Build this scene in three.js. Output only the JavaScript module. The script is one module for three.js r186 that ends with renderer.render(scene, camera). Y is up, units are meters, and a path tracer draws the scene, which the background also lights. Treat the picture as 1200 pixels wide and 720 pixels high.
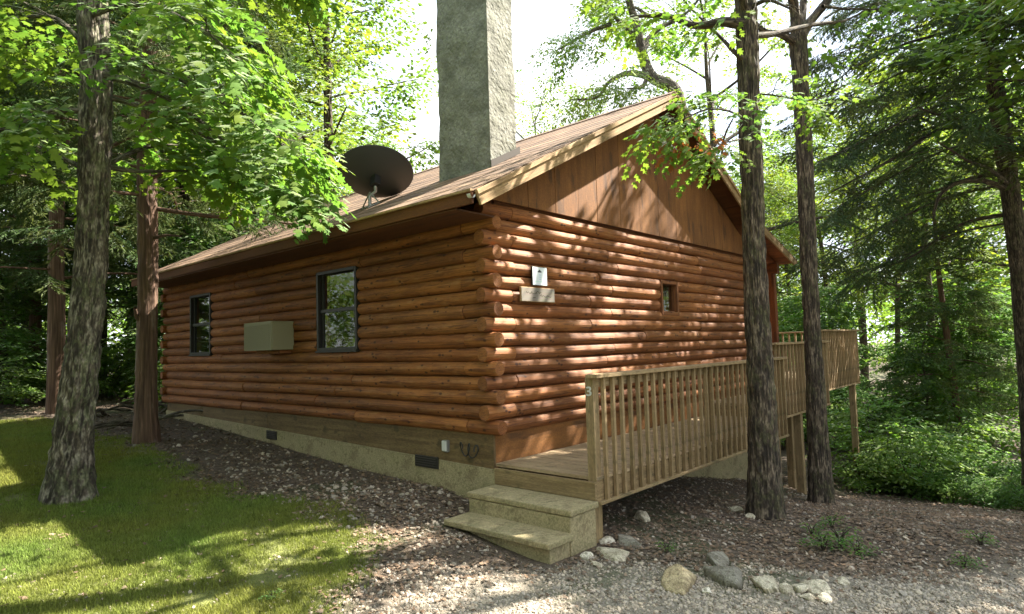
import * as THREE from 'three';
import { mergeGeometries, mergeVertices, toCreasedNormals } from 'three/addons/utils/BufferGeometryUtils.js';
import { RoundedBoxGeometry } from 'three/addons/geometries/RoundedBoxGeometry.js';
import { FontLoader } from 'three/addons/loaders/FontLoader.js';
import { TextGeometry } from 'three/addons/geometries/TextGeometry.js';

// ---------------------------------------------------------------- camera
const V = (x, y, z) => new THREE.Vector3(x, y, z);
const scene = new THREE.Scene();
const EYE = V(-4.8416, 1.22, 4.6441);
const camera = new THREE.PerspectiveCamera(51.87, 1200 / 720, 0.05, 600);
const RIGHT = V(0.66750, -0.02942, 0.74403), UPV = V(-0.02614, 0.99768, 0.06290), BACK = V(-0.74415, -0.06143, 0.66518);
camera.position.copy(EYE);
camera.quaternion.setFromRotationMatrix(new THREE.Matrix4().makeBasis(RIGHT, UPV, BACK));
camera.updateMatrixWorld();
scene.add(camera);
const FOC = 740.25;
const SUN = V(0.9, 1.04, 0.42).normalize();
const EXPOSURE = 5.3;

// ---------------------------------------------------------------- helpers: random numbers and noise
function rng(seed) { let a = seed >>> 0; return () => { a = (a + 0x6D2B79F5) | 0; let t = Math.imul(a ^ (a >>> 15), 1 | a); t = (t + Math.imul(t ^ (t >>> 7), 61 | t)) ^ t; return ((t ^ (t >>> 14)) >>> 0) / 4294967296; }; }
const hash = (x, y, s = 0) => { let h = Math.imul(x, 374761393) ^ Math.imul(y, 668265263) ^ Math.imul(s, 1274126177); h = Math.imul(h ^ (h >>> 13), 1274126177); return ((h ^ (h >>> 16)) >>> 0) / 4294967296; };
const sm = t => t * t * (3 - 2 * t);
function vn(x, y, px = 0, py = 0, s = 0) {         // value noise, tiling when px / py are given
  let xi = Math.floor(x), yi = Math.floor(y); const fx = sm(x - xi), fy = sm(y - yi);
  let x1 = xi + 1, y1 = yi + 1;
  if (px) { xi = ((xi % px) + px) % px; x1 = ((x1 % px) + px) % px; }
  if (py) { yi = ((yi % py) + py) % py; y1 = ((y1 % py) + py) % py; }
  const a = hash(xi, yi, s), b = hash(x1, yi, s), c = hash(xi, y1, s), d = hash(x1, y1, s);
  return a + (b - a) * fx + (c - a) * fy + (a - b - c + d) * fx * fy;
}
function fb(u, v, fu, fv, oct = 4, s = 0) {        // tiling fbm over the unit square
  let r = 0, a = 0.5, t = 0;
  for (let o = 0; o < oct; o++) { r += a * vn(u * fu, v * fv, fu, fv, s + o * 17); t += a; a *= 0.5; fu *= 2; fv *= 2; }
  return r / t;
}
function fbm(x, y, oct = 4, s = 0) { let r = 0, a = 0.5, t = 0; for (let o = 0; o < oct; o++) { r += a * vn(x, y, 0, 0, s + o * 31); t += a; a *= 0.5; x *= 2.03; y *= 2.03; } return r / t; }
const clamp = (x, a = 0, b = 1) => Math.min(b, Math.max(a, x));
const lerp = (a, b, t) => a + (b - a) * t;
const smooth = (a, b, x) => sm(clamp((x - a) / (b - a)));
const mix3 = (a, b, t) => [lerp(a[0], b[0], t), lerp(a[1], b[1], t), lerp(a[2], b[2], t)];

// ---------------------------------------------------------------- sky and sun
{
  const W = 512, H = 256, d = new Float32Array(W * H * 4);
  for (let j = 0; j < H; j++) for (let i = 0; i < W; i++) {
    const el = (j + 0.5) / H * Math.PI - Math.PI / 2, az = (i + 0.5) / W * Math.PI * 2;
    const dir = V(Math.cos(el) * Math.cos(az - Math.PI), Math.sin(el), Math.cos(el) * Math.sin(az - Math.PI));
    const up = clamp(dir.y);
    const cx = dir.x / (up + 0.25) * 1.6, cz = dir.z / (up + 0.25) * 1.6;
    const cloud = smooth(0.38, 0.7, fbm(cx + 9, cz + 4, 5, 3)) * 0.8;
    let c = mix3([0.92, 0.96, 1.0], [0.5, 0.68, 0.98], Math.pow(up, 0.6));
    c = mix3(c, [1.02, 1.03, 1.05], cloud);
    const k = 0.42;
    const p = (j * W + i) * 4; d[p] = c[0] * k; d[p + 1] = c[1] * k; d[p + 2] = c[2] * k; d[p + 3] = 1;
  }
  const t = new THREE.DataTexture(d, W, H, THREE.RGBAFormat, THREE.FloatType);
  t.mapping = THREE.EquirectangularReflectionMapping; t.magFilter = THREE.LinearFilter; t.minFilter = THREE.LinearFilter; t.needsUpdate = true;
  scene.background = t; scene.environment = t;
  const sun = new THREE.DirectionalLight(new THREE.Color(1, 0.93, 0.8), 5);
  sun.position.copy(SUN).multiplyScalar(60); sun.castShadow = true; sun.shadow.radius = 1;
  const sc = sun.shadow.camera; sc.left = -30; sc.right = 30; sc.top = 30; sc.bottom = -30; sc.near = 1; sc.far = 140; sun.shadow.mapSize.set(4096, 4096); sun.shadow.normalBias = 0.02;
  scene.add(sun); scene.add(sun.target);
}

// ---------------------------------------------------------------- positions read from the photograph
const ray = (px, py) => V(0, 0, 0).addScaledVector(RIGHT, (px - 600) / FOC).addScaledVector(UPV, (360 - py) / FOC).addScaledVector(BACK, -1);
const at = (px, py, depth) => ray(px, py).multiplyScalar(depth).add(EYE);
const pw = (x, pts) => { if (x <= pts[0][0]) return pts[0][1]; for (let i = 1; i < pts.length; i++) if (x <= pts[i][0]) return lerp(pts[i - 1][1], pts[i][1], sm((x - pts[i - 1][0]) / (pts[i][0] - pts[i - 1][0]))); return pts[pts.length - 1][1]; };
const zoneZ = [[-40, 0.9], [-16, 0.22], [-8.6, 0.0], [-1.0, -0.34], [0.1, -0.475], [1.3, -0.6], [5, -0.5], [20, -0.5]];
const slopeX = [[0, 0], [1.2, -0.12], [12, -1.62], [26, -2.1], [70, -1.2]];
function ground0(x, z) {
  return pw(z, zoneZ) + (x > 0 ? pw(x, slopeX) : 0) + (x < -3 ? 0.02 * (x + 3) * smooth(-3, -8, x) : 0);
}
function ground(x, z) { return ground0(x, z) + 0.05 * (fbm(x * 0.8, z * 0.8, 3, 5) - 0.5) * (Math.hypot(x - EYE.x, z - EYE.z) > 2 ? 1 : 0.6); }
function onGround(px, py) { const r = ray(px, py); let lo = 0.5, hi = 0.5; const q = V(0, 0, 0); for (let t = 1; t < 120; t *= 1.02) { q.copy(EYE).addScaledVector(r, t); hi = t; if (q.y < ground(q.x, q.z)) break; lo = t; } for (let k = 0; k < 20; k++) { const m = (lo + hi) / 2; q.copy(EYE).addScaledVector(r, m); if (q.y < ground(q.x, q.z)) hi = m; else lo = m; } return q.copy(EYE).addScaledVector(r, hi); }
const depthOf = p => -p.clone().sub(EYE).dot(BACK);
const toPix = p => { const q = p.clone().sub(EYE), d = -q.dot(BACK); return [600 + FOC * q.dot(RIGHT) / d, 360 - FOC * q.dot(UPV) / d, d]; };

// ---------------------------------------------------------------- names
const taken = {};
function numbered(name) { const n = taken[name] = (taken[name] ?? -1) + 1; return n ? `${name}_${String(n).padStart(3, '0')}` : name; }
const lit = o => { o.traverse(c => { if (c.isMesh) { c.castShadow = true; c.receiveShadow = true; } }); return o; };
function thing(name, label, category, pos = [0, 0, 0], group) {
  const o = new THREE.Group(); o.name = numbered(name); o.position.set(...pos); o.userData = { label, category }; if (group) o.userData.group = group; scene.add(o); return o;
}
function single(name, geo, mat, label, category, group) { const m = new THREE.Mesh(geo, mat); m.name = numbered(name); m.userData = { label, category }; if (group) m.userData.group = group; scene.add(lit(m)); return m; }
function part(name, geo, mat, parent) { const m = new THREE.Mesh(geo, mat); m.name = name; m.castShadow = m.receiveShadow = true; parent.add(m); return m; }
function structure(name, geo, mat) { const m = new THREE.Mesh(geo, mat); m.name = numbered(name); m.userData = { kind: 'structure' }; m.receiveShadow = true; m.castShadow = true; scene.add(m); return m; }

// ---------------------------------------------------------------- textures
function texture(w, h, fn, srgb = true) {
  const d = new Uint8Array(w * h * 4);
  for (let j = 0; j < h; j++) for (let i = 0; i < w; i++) { const c = fn((i + 0.5) / w, (j + 0.5) / h), p = (j * w + i) * 4; for (let k = 0; k < 3; k++) d[p + k] = clamp(c[k] ?? c[0], 0, 255); d[p + 3] = 255; }
  const t = new THREE.DataTexture(d, w, h, THREE.RGBAFormat); t.wrapS = t.wrapT = THREE.RepeatWrapping; t.magFilter = THREE.LinearFilter; t.minFilter = THREE.LinearMipmapLinearFilter; t.generateMipmaps = true; if (srgb) t.colorSpace = THREE.SRGBColorSpace; t.needsUpdate = true; return t;
}
const std = o => new THREE.MeshStandardMaterial(o);
const rep = (t, u, v) => { const c = t.clone(); c.repeat.set(u, v); c.needsUpdate = true; return c; };

// stained logs: u along the log (2 m a tile), v round it (0.5 m a tile)
const knots = []; { const r = rng(11); for (let k = 0; k < 26; k++) knots.push([r(), r(), 0.004 + r() * 0.008]); }
function logHeight(u, v) { return 0.55 * fb(u, v, 6, 48, 4, 1) + 0.45 * fb(u, v, 20, 12, 3, 9); }
const logColor = texture(1024, 512, (u, v) => {
  const g = fb(u, v, 5, 64, 4, 1), patch = fb(u, v, 6, 4, 4, 21), fine = fb(u, v, 60, 200, 2, 33), wear = fb(u, v, 10, 14, 4, 55);
  let c = mix3([96, 56, 28], [180, 118, 62], clamp(0.15 + 0.75 * g + 0.5 * (patch - 0.5)));
  c = mix3(c, [150, 108, 70], smooth(0.55, 0.75, wear) * 0.55);
  c = mix3(c, [74, 40, 24], smooth(0.63, 0.8, fb(u, v, 9, 30, 4, 77)) * 0.6);
  for (const k of knots) { const du = Math.min(Math.abs(u - k[0]), 1 - Math.abs(u - k[0])) * 2, dv = Math.min(Math.abs(v - k[1]), 1 - Math.abs(v - k[1])) * 0.5, dd = Math.hypot(du * 0.6, dv) / k[2]; if (dd < 2) c = mix3(c, [58, 30, 18], (1 - smooth(0.7, 2, dd)) * 0.8); }
  const f = 0.86 + 0.28 * fine; return c.map(x => x * f);
});
const logBump = texture(512, 256, (u, v) => [255 * logHeight(u, v)], false);
// weathered sawn boards: u along the board (2 m), v across (0.5 m)
const boardColor = texture(1024, 256, (u, v) => {
  const g = fb(u, v, 4, 40, 4, 2), p = fb(u, v, 5, 3, 4, 12), f = fb(u, v, 80, 128, 2, 5);
  let c = mix3([112, 92, 68], [176, 158, 128], clamp(0.1 + 0.8 * g + 0.4 * (p - 0.5))); c = mix3(c, [84, 78, 58], smooth(0.58, 0.8, fb(u, v, 14, 10, 4, 44)) * 0.6);
  return c.map(x => x * (0.85 + 0.3 * f));
});
const boardBump = texture(512, 128, (u, v) => [255 * (0.6 * fb(u, v, 4, 40, 4, 2) + 0.4 * fb(u, v, 60, 64, 2, 8))], false);
const plyColor = texture(512, 512, (u, v) => {
  const g = fb(u, v, 4, 26, 5, 3), p = fb(u, v, 3, 3, 4, 18);
  const c = mix3([104, 66, 32], [164, 112, 58], clamp(0.1 + 0.7 * g + 0.5 * (p - 0.5))); const st = smooth(0.6, 0.78, fb(u, v, 3, 12, 4, 91)); return mix3(c, [78, 52, 32], st * 0.6).map(x => x * (0.9 + 0.2 * fb(u, v, 128, 128, 1, 6)));
});
const concreteColor = texture(512, 512, (u, v) => {
  const p = fb(u, v, 4, 4, 5, 4), q = fb(u, v, 9, 9, 4, 29), f = fb(u, v, 128, 128, 2, 7);
  const h = fb(u, v, 50, 50, 3, 90); let c = mix3([136, 131, 108], [162, 157, 131], p); c = mix3(c, [112, 115, 88], smooth(0.45, 0.75, 0.55 * q + 0.45 * h) * 0.45); c = mix3(c, [104, 95, 77], smooth(0.5, 0.7, 0.6 * fb(u, v, 7, 14, 4, 71) + 0.4 * h) * 0.4);
  return c.map(x => x * (0.82 + 0.36 * f));
});
const concreteBump = texture(512, 512, (u, v) => [255 * (0.5 * fb(u, v, 100, 100, 2, 7) + 0.5 * fb(u, v, 12, 12, 4, 39))], false);
const chimneyColor = texture(512, 512, (u, v) => {
  const p = fb(u, v, 5, 5, 5, 14), f = fb(u, v, 60, 60, 3, 47), q = fb(u, v, 12, 12, 4, 66);
  let c = mix3([132, 133, 120], [172, 173, 164], p); c = mix3(c, [124, 126, 102], smooth(0.42, 0.75, 0.6 * fb(u, v, 6, 6, 5, 81) + 0.4 * f) * 0.3); c = mix3(c, [74, 74, 68], smooth(0.48, 0.68, 0.55 * q + 0.45 * f) * 0.4);
  return c.map(x => x * (0.72 + 0.5 * f));
});
const stoneColor = texture(256, 256, (u, v) => { const a = fb(u, v, 5, 5, 5, 114), f = fb(u, v, 60, 60, 2, 115); return mix3(mix3([150, 140, 126], [205, 198, 184], a), [120, 112, 98], smooth(0.5, 0.7, fb(u, v, 14, 14, 4, 116)) * 0.6).map(x => x * (0.75 + 0.45 * f)); });
const chimneyBump = texture(512, 512, (u, v) => [255 * (0.6 * fb(u, v, 40, 40, 3, 47) + 0.4 * fb(u, v, 10, 10, 3, 66))], false);
const shingleColor = texture(1024, 256, (u, v) => {
  const tab = hash(Math.floor(u * 24), 3, 5), g = fb(u, v, 200, 60, 2, 6), p = fb(u, v, 10, 3, 4, 15);
  let c = mix3([100, 78, 62], [176, 150, 122], clamp(0.2 + 0.45 * tab + 0.8 * (p - 0.4))); c = mix3(c, [82, 70, 56], smooth(0.55, 0.8, fb(u, v, 30, 6, 3, 52)) * 0.5); return c.map(x => x * (0.75 + 0.5 * g));
});
const barkGrey = texture(512, 1024, (u, v) => {      // u round (1 m), v up (2 m)
  const r = fb(u, v, 22, 9, 4, 8), p = fb(u, v, 5, 6, 4, 23), f = fb(u, v, 90, 90, 2, 2), l = fb(u, v, 12, 16, 4, 61);
  const e = fb(u, v, 60, 26, 3, 18); let c = mix3([44, 38, 32], [112, 101, 88], clamp((0.5 * r + 0.5 * e) * 2.6 - 0.85)); c = mix3(c, [164, 160, 146], smooth(0.48, 0.64, 0.4 * l + 0.6 * e) * 0.42); c = mix3(c, [92, 100, 66], smooth(0.5, 0.62, 0.5 * p + 0.5 * fb(u, v, 40, 40, 3, 88)) * 0.45); return c.map(x => x * (0.7 + 0.6 * f));
});
const barkBump = texture(512, 1024, (u, v) => { const a = fb(u, v, 26, 8, 4, 8); return [255 * (1 - Math.abs(2 * a - 1)) * 0.7 + 77 * fb(u, v, 90, 60, 2, 3)]; }, false);
const barkRed = texture(256, 1024, (u, v) => { const r = fb(u, v, 40, 5, 4, 9), p = fb(u, v, 5, 6, 4, 27); let c = mix3([74, 50, 38], [150, 112, 88], clamp(r * 1.4 - 0.2)); c = mix3(c, [170, 150, 132], smooth(0.55, 0.75, p) * 0.6); return c; });
const groundDetail = texture(1024, 1024, (u, v) => { const a = fb(u, v, 24, 24, 4, 7), b = fb(u, v, 170, 170, 2, 12); return [255 * clamp(0.5 + 0.42 * a + 0.55 * (b - 0.4))]; }, false);
const groundBump = texture(1024, 1024, (u, v) => [255 * (0.5 * fb(u, v, 40, 40, 3, 7) + 0.5 * fb(u, v, 150, 150, 2, 12))], false);
console.log('textures done');

const uvScale = (t, w, h) => rep(t, 1 / w, 1 / h);   // geometry uv is in metres
const M = {
  log: [[0.98, 0.98, 1], [0.76, 0.7, 0.68], [1.12, 1.08, 1.0], [0.9, 0.8, 0.72], [1.04, 1.0, 0.96]].map(c => std({ map: uvScale(logColor, 2, 0.5), bumpMap: uvScale(logBump, 2, 0.5), bumpScale: 0.006, roughness: 0.72, color: new THREE.Color().setRGB(...c) })),
  board: [[0.95, 0.9, 0.76], [0.8, 0.74, 0.6], [1.05, 0.98, 0.84]].map(c => std({ map: uvScale(boardColor, 2, 0.5), bumpMap: uvScale(boardBump, 2, 0.5), bumpScale: 0.003, roughness: 0.85, color: new THREE.Color().setRGB(...c) })),
  rake: std({ map: uvScale(boardColor, 2, 0.5), bumpMap: uvScale(boardBump, 2, 0.5), bumpScale: 0.003, roughness: 0.8, color: new THREE.Color().setRGB(1.15, 1.0, 0.8) }),
  deck: std({ map: uvScale(boardColor, 2, 0.5), bumpMap: uvScale(boardBump, 2, 0.5), bumpScale: 0.003, roughness: 0.85, color: new THREE.Color().setRGB(1.1, 1.05, 1.02) }),
  ply: [[0.84, 0.82, 0.8], [0.79, 0.76, 0.74], [0.89, 0.86, 0.82]].map(c => std({ map: uvScale(plyColor, 1.2, 1.2), bumpMap: uvScale(boardBump, 2, 0.5), bumpScale: 0.002, roughness: 0.75, color: new THREE.Color().setRGB(...c) })),
  skirt: std({ map: uvScale(boardColor, 2.4, 1.2), bumpMap: uvScale(boardBump, 2, 0.5), bumpScale: 0.002, roughness: 0.8, color: new THREE.Color().setRGB(0.5, 0.43, 0.3) }),
  darkwood: std({ map: uvScale(plyColor, 2, 1), roughness: 0.8, color: new THREE.Color().setRGB(0.45, 0.34, 0.3) }),
  redwood: std({ map: uvScale(plyColor, 2, 1), roughness: 0.75, color: new THREE.Color().setRGB(0.85, 0.55, 0.45) }),
  concrete: std({ map: uvScale(concreteColor, 1.1, 1.1), bumpMap: uvScale(concreteBump, 1.1, 1.1), bumpScale: 0.006, roughness: 0.92, color: new THREE.Color().setRGB(1.05, 0.93, 0.79) }),
  step: std({ map: uvScale(concreteColor, 1.3, 1.3), bumpMap: uvScale(concreteBump, 1.3, 1.3), bumpScale: 0.004, roughness: 0.92, color: new THREE.Color().setRGB(1.05, 0.93, 0.79) }),
  chimney: std({ map: uvScale(chimneyColor, 1.4, 1.4), bumpMap: uvScale(chimneyBump, 1.4, 1.4), bumpScale: 0.02, roughness: 0.95, color: new THREE.Color().setRGB(0.72, 0.7, 0.7) }),
  shingle: [[0.74, 0.68, 0.66], [0.6, 0.55, 0.54], [0.84, 0.77, 0.74]].map(c => std({ map: uvScale(shingleColor, 7, 0.4), roughness: 0.95, color: new THREE.Color().setRGB(...c) })),
  interior: std({ color: new THREE.Color().setRGB(0.36, 0.25, 0.15), roughness: 0.9 }),
  frame: std({ color: new THREE.Color().setRGB(0.02, 0.017, 0.015), roughness: 0.5 }),
  glass: new THREE.MeshPhysicalMaterial({ color: 0xffffff, transmission: 1, thickness: 0, roughness: 0.02, ior: 1.6 }),
  dish: std({ color: new THREE.Color().setRGB(0.055, 0.056, 0.058), roughness: 0.6 }),
  steel: std({ color: new THREE.Color().setRGB(0.32, 0.32, 0.3), roughness: 0.5, metalness: 0.7 }),
  acFront: std({ color: new THREE.Color().setRGB(0.25, 0.225, 0.14), roughness: 0.6 }),
  acSide: std({ color: new THREE.Color().setRGB(0.25, 0.225, 0.14), roughness: 0.55 }),
  black: std({ color: new THREE.Color().setRGB(0.015, 0.015, 0.015), roughness: 0.5 }),
  white: std({ color: new THREE.Color().setRGB(0.6, 0.6, 0.57), roughness: 0.5 }),
  gutter: std({ color: new THREE.Color().setRGB(0.035, 0.026, 0.02), roughness: 0.5 }),
  barkGrey: std({ map: uvScale(barkGrey, 1, 2), bumpMap: uvScale(barkBump, 1, 2), bumpScale: 0.02, roughness: 0.95 }),
  barkDark: std({ map: uvScale(barkGrey, 1, 2), bumpMap: uvScale(barkBump, 1, 2), bumpScale: 0.015, roughness: 0.95, color: new THREE.Color().setRGB(0.68, 0.6, 0.54) }),
  barkRed: std({ map: uvScale(barkRed, 0.8, 2), bumpMap: uvScale(barkBump, 0.8, 3), bumpScale: 0.012, roughness: 0.95, color: new THREE.Color().setRGB(0.7, 0.8, 0.88) }),
};
const leafMat = (r, g, b, tr = 0.45) => new THREE.MeshPhysicalMaterial({ color: new THREE.Color().setRGB(r, g, b), roughness: 1, transmission: tr, thickness: 0, side: THREE.DoubleSide, ior: 1.4, specularIntensity: 0.5 });
const L = { broad: leafMat(0.135, 0.235, 0.028, 0.58), maple: leafMat(0.135, 0.25, 0.028, 0.58), juniper: leafMat(0.06, 0.095, 0.03, 0.4), shrub: leafMat(0.11, 0.235, 0.028, 0.58), grass: leafMat(0.18, 0.22, 0.045, 0.3), litter: std({ color: 0xffffff, roughness: 0.95, side: THREE.DoubleSide }), pebble: std({ color: 0xffffff, roughness: 0.95 }) };

// ---------------------------------------------------------------- geometry helpers
function uvBox(w, h, d, bevel = 0.004, turn = 'auto') {    // box with small bevels, uv in metres, u along its longest side
  const g = bevel > 0 ? new RoundedBoxGeometry(w, h, d, 1, Math.min(bevel, w / 3, h / 3, d / 3)) : new THREE.BoxGeometry(w, h, d);
  const p = g.attributes.position, n = g.attributes.normal, uv = g.attributes.uv, off = (w * 7.3 + h * 3.1 + d * 1.7) % 1;
  const long = w >= h && w >= d ? 'x' : h >= d ? 'y' : 'z';
  for (let i = 0; i < p.count; i++) {
    const a = [p.getX(i), p.getY(i), p.getZ(i)], k = { x: 0, y: 1, z: 2 }[long];
    const nn = [Math.abs(n.getX(i)), Math.abs(n.getY(i)), Math.abs(n.getZ(i))];
    const rest = [0, 1, 2].filter(q => q !== k); const across = nn[rest[0]] > nn[rest[1]] ? rest[1] : rest[0];
    if (nn[k] > 0.8) uv.setXY(i, a[rest[0]] + off, a[rest[1]]); else uv.setXY(i, a[k] + off, a[across] + off);
  }
  return g;
}
const shift = (g, x, y, z) => g.translate(x, y, z);
function offsetUV(g, du, dv) { const uv = g.attributes.uv; for (let i = 0; i < uv.count; i++) uv.setXY(i, uv.getX(i) + du, uv.getY(i) + dv); return g; }
function logGeo(len, r, seed, rings = 0.35) {          // along +x from 0, slightly uneven, with chamfered ends
  const R = rng(seed), n = Math.max(2, Math.ceil(len / rings)), S = 14, P = [], U = [], I = [], ou = R() * 2, ov = R();
  const sx = [0, 0.012]; for (let i = 1; i < n; i++) sx.push(len * i / n); sx.push(len - 0.012, len);
  sx.forEach((x, i) => { const end = i === 0 || i === sx.length - 1 ? 0.9 : 1, wob = (fbm(x * 0.6 + seed * 3.1, seed, 2) - 0.5) * 0.022, wz = (fbm(x * 0.7 + seed, seed * 2.3, 2) - 0.5) * 0.016;
    for (let k = 0; k <= S; k++) { const a = k / S * Math.PI * 2, rr = r * end * (1 + 0.1 * (fbm(x * 1.4 + seed * 7, Math.cos(a) * 1.1 + 3, 2, seed) - 0.5)); P.push(x, Math.sin(a) * rr + wob, Math.cos(a) * rr + wz); U.push(x + ou, k / S * 0.5 + ov); } });
  for (let i = 0; i < sx.length - 1; i++) for (let k = 0; k < S; k++) { const a = i * (S + 1) + k, b = a + S + 1; I.push(a, a + 1, b, b, a + 1, b + 1); }
  const g = new THREE.BufferGeometry(); g.setAttribute('position', new THREE.Float32BufferAttribute(P, 3)); g.setAttribute('uv', new THREE.Float32BufferAttribute(U, 2)); g.setIndex(I); g.computeVertexNormals();
  const caps = [0, 1].map(e => { const c = new THREE.CircleGeometry(r * 0.9, S); c.rotateY(e ? Math.PI / 2 : -Math.PI / 2); const last = (sx.length - 1) * (S + 1); const q = (e ? last : 0); const y = P[q * 3 + 1], z = P[q * 3 + 2] - r * 0.9; c.translate(e ? len : 0, (fbm((e ? len : 0) * 0.6 + seed * 3.1, seed, 2) - 0.5) * 0.022, (fbm((e ? len : 0) * 0.7 + seed, seed * 2.3, 2) - 0.5) * 0.016); return c; });
  return mergeGeometries([g, ...caps]);
}
function sweep(pts, radii, S, opt = {}) {               // tapered limb along a curve; bark relief when opt.relief is given
  const { step = 0.15, relief = 0, seed = 1, cap = true, flare = 0 } = opt;
  const curve = new THREE.CatmullRomCurve3(pts, false, 'centripetal'), len = curve.getLength(), n = Math.max(2, Math.ceil(len / step));
  const P = [], U = [], I = [], up = V(0, 0, 1); let nx = null, v = 0, prev = null;
  for (let i = 0; i <= n; i++) {
    const t = i / n, c = curve.getPoint(t), tg = curve.getTangent(t).normalize();
    if (!nx) { nx = Math.abs(tg.y) > 0.9 ? V(1, 0, 0) : V(0, 1, 0); }
    nx.addScaledVector(tg, -nx.dot(tg)).normalize(); const bz = V(0, 0, 0).crossVectors(tg, nx);
    if (prev) v += c.distanceTo(prev); prev = c;
    const f = t * (radii.length - 1), q = Math.min(radii.length - 2, Math.floor(f)); let r = lerp(radii[q], radii[q + 1], f - q);
    for (let k = 0; k <= S; k++) {
      const a = (k % S) / S * Math.PI * 2, ca = Math.cos(a), sa = Math.sin(a); let rr = r;
      if (relief) {
        const w1 = vn(a / (Math.PI * 2) * 15 + 0.35 * Math.sin(v * 5 + seed), v * 5.5, 15, 0, seed), w2 = vn(a / (Math.PI * 2) * 30, v * 13, 30, 0, seed + 5);
        rr += relief * (1 - Math.abs(2 * w1 - 1) - 0.5) + relief * 0.45 * (w2 - 0.5) + r * 0.12 * (vn(ca * 1.3 + 4, sa * 1.3 + v * 0.8, 0, 0, seed + 9) - 0.5);
      }
      if (flare) { const e = Math.exp(-v / 0.32); rr *= 1 + flare * e * (0.55 + 0.9 * Math.pow(vn(a / (Math.PI * 2) * 6, 1, 6, 0, seed + 3), 1.5)); }
      P.push(c.x + (nx.x * ca + bz.x * sa) * rr, c.y + (nx.y * ca + bz.y * sa) * rr, c.z + (nx.z * ca + bz.z * sa) * rr); U.push(k / S * Math.max(0.3, Math.round(radii[0] * 6.28 * 2) / 2), v);
    }
  }
  for (let i = 0; i < n; i++) for (let k = 0; k < S; k++) { const a = i * (S + 1) + k, b = a + S + 1; I.push(a, a + 1, b, b, a + 1, b + 1); }
  const g = new THREE.BufferGeometry(); g.setAttribute('position', new THREE.Float32BufferAttribute(P, 3)); g.setAttribute('uv', new THREE.Float32BufferAttribute(U, 2)); g.setIndex(I); g.computeVertexNormals();
  return g;
}
function prism(poly, depth, bevel = 0) {               // polygon in x,y pulled along z, uv in metres
  const s = new THREE.Shape(poly.map(p => new THREE.Vector2(p[0], p[1])));
  return new THREE.ExtrudeGeometry(s, { depth, bevelEnabled: bevel > 0, bevelSize: bevel, bevelThickness: bevel, bevelSegments: 1, bevelOffset: -bevel });
}

// ---------------------------------------------------------------- ground
const houseBox = (x, z, m = 0) => x > 0.02 - m && x < 7.3 + m && z < m && z > -9.3 - m;
function zones(x, z) {                                  // weights of lawn, gravel, litter at a spot
  const n = fbm(x * 0.9, z * 0.9, 4, 77) - 0.5, n2 = fbm(x * 3, z * 3, 3, 78) - 0.5;
  const edge = pw(z, [[-10, -1.7], [-4, -1.7], [-1.5, -1.45], [0.0, -1.85], [0.8, -2.8], [2.2, -4.6], [4, -6]]);
  const lawn = smooth(0.35, -0.25, x - edge + n * 1.1 + n2 * 0.5) * smooth(-13, -8.5, z + n * 2);
  const gravel = smooth(-0.4, 0.7, z - pw(x, [[-3, 0.7], [-1.5, 0.7], [-0.6, 1.3], [0.1, 2.6], [0.8, 3.7], [3, 5], [6, 6]]) + n * 0.8) * (1 - lawn);
  return { lawn, gravel, litter: Math.max(0, 1 - lawn - gravel) };
}
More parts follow.
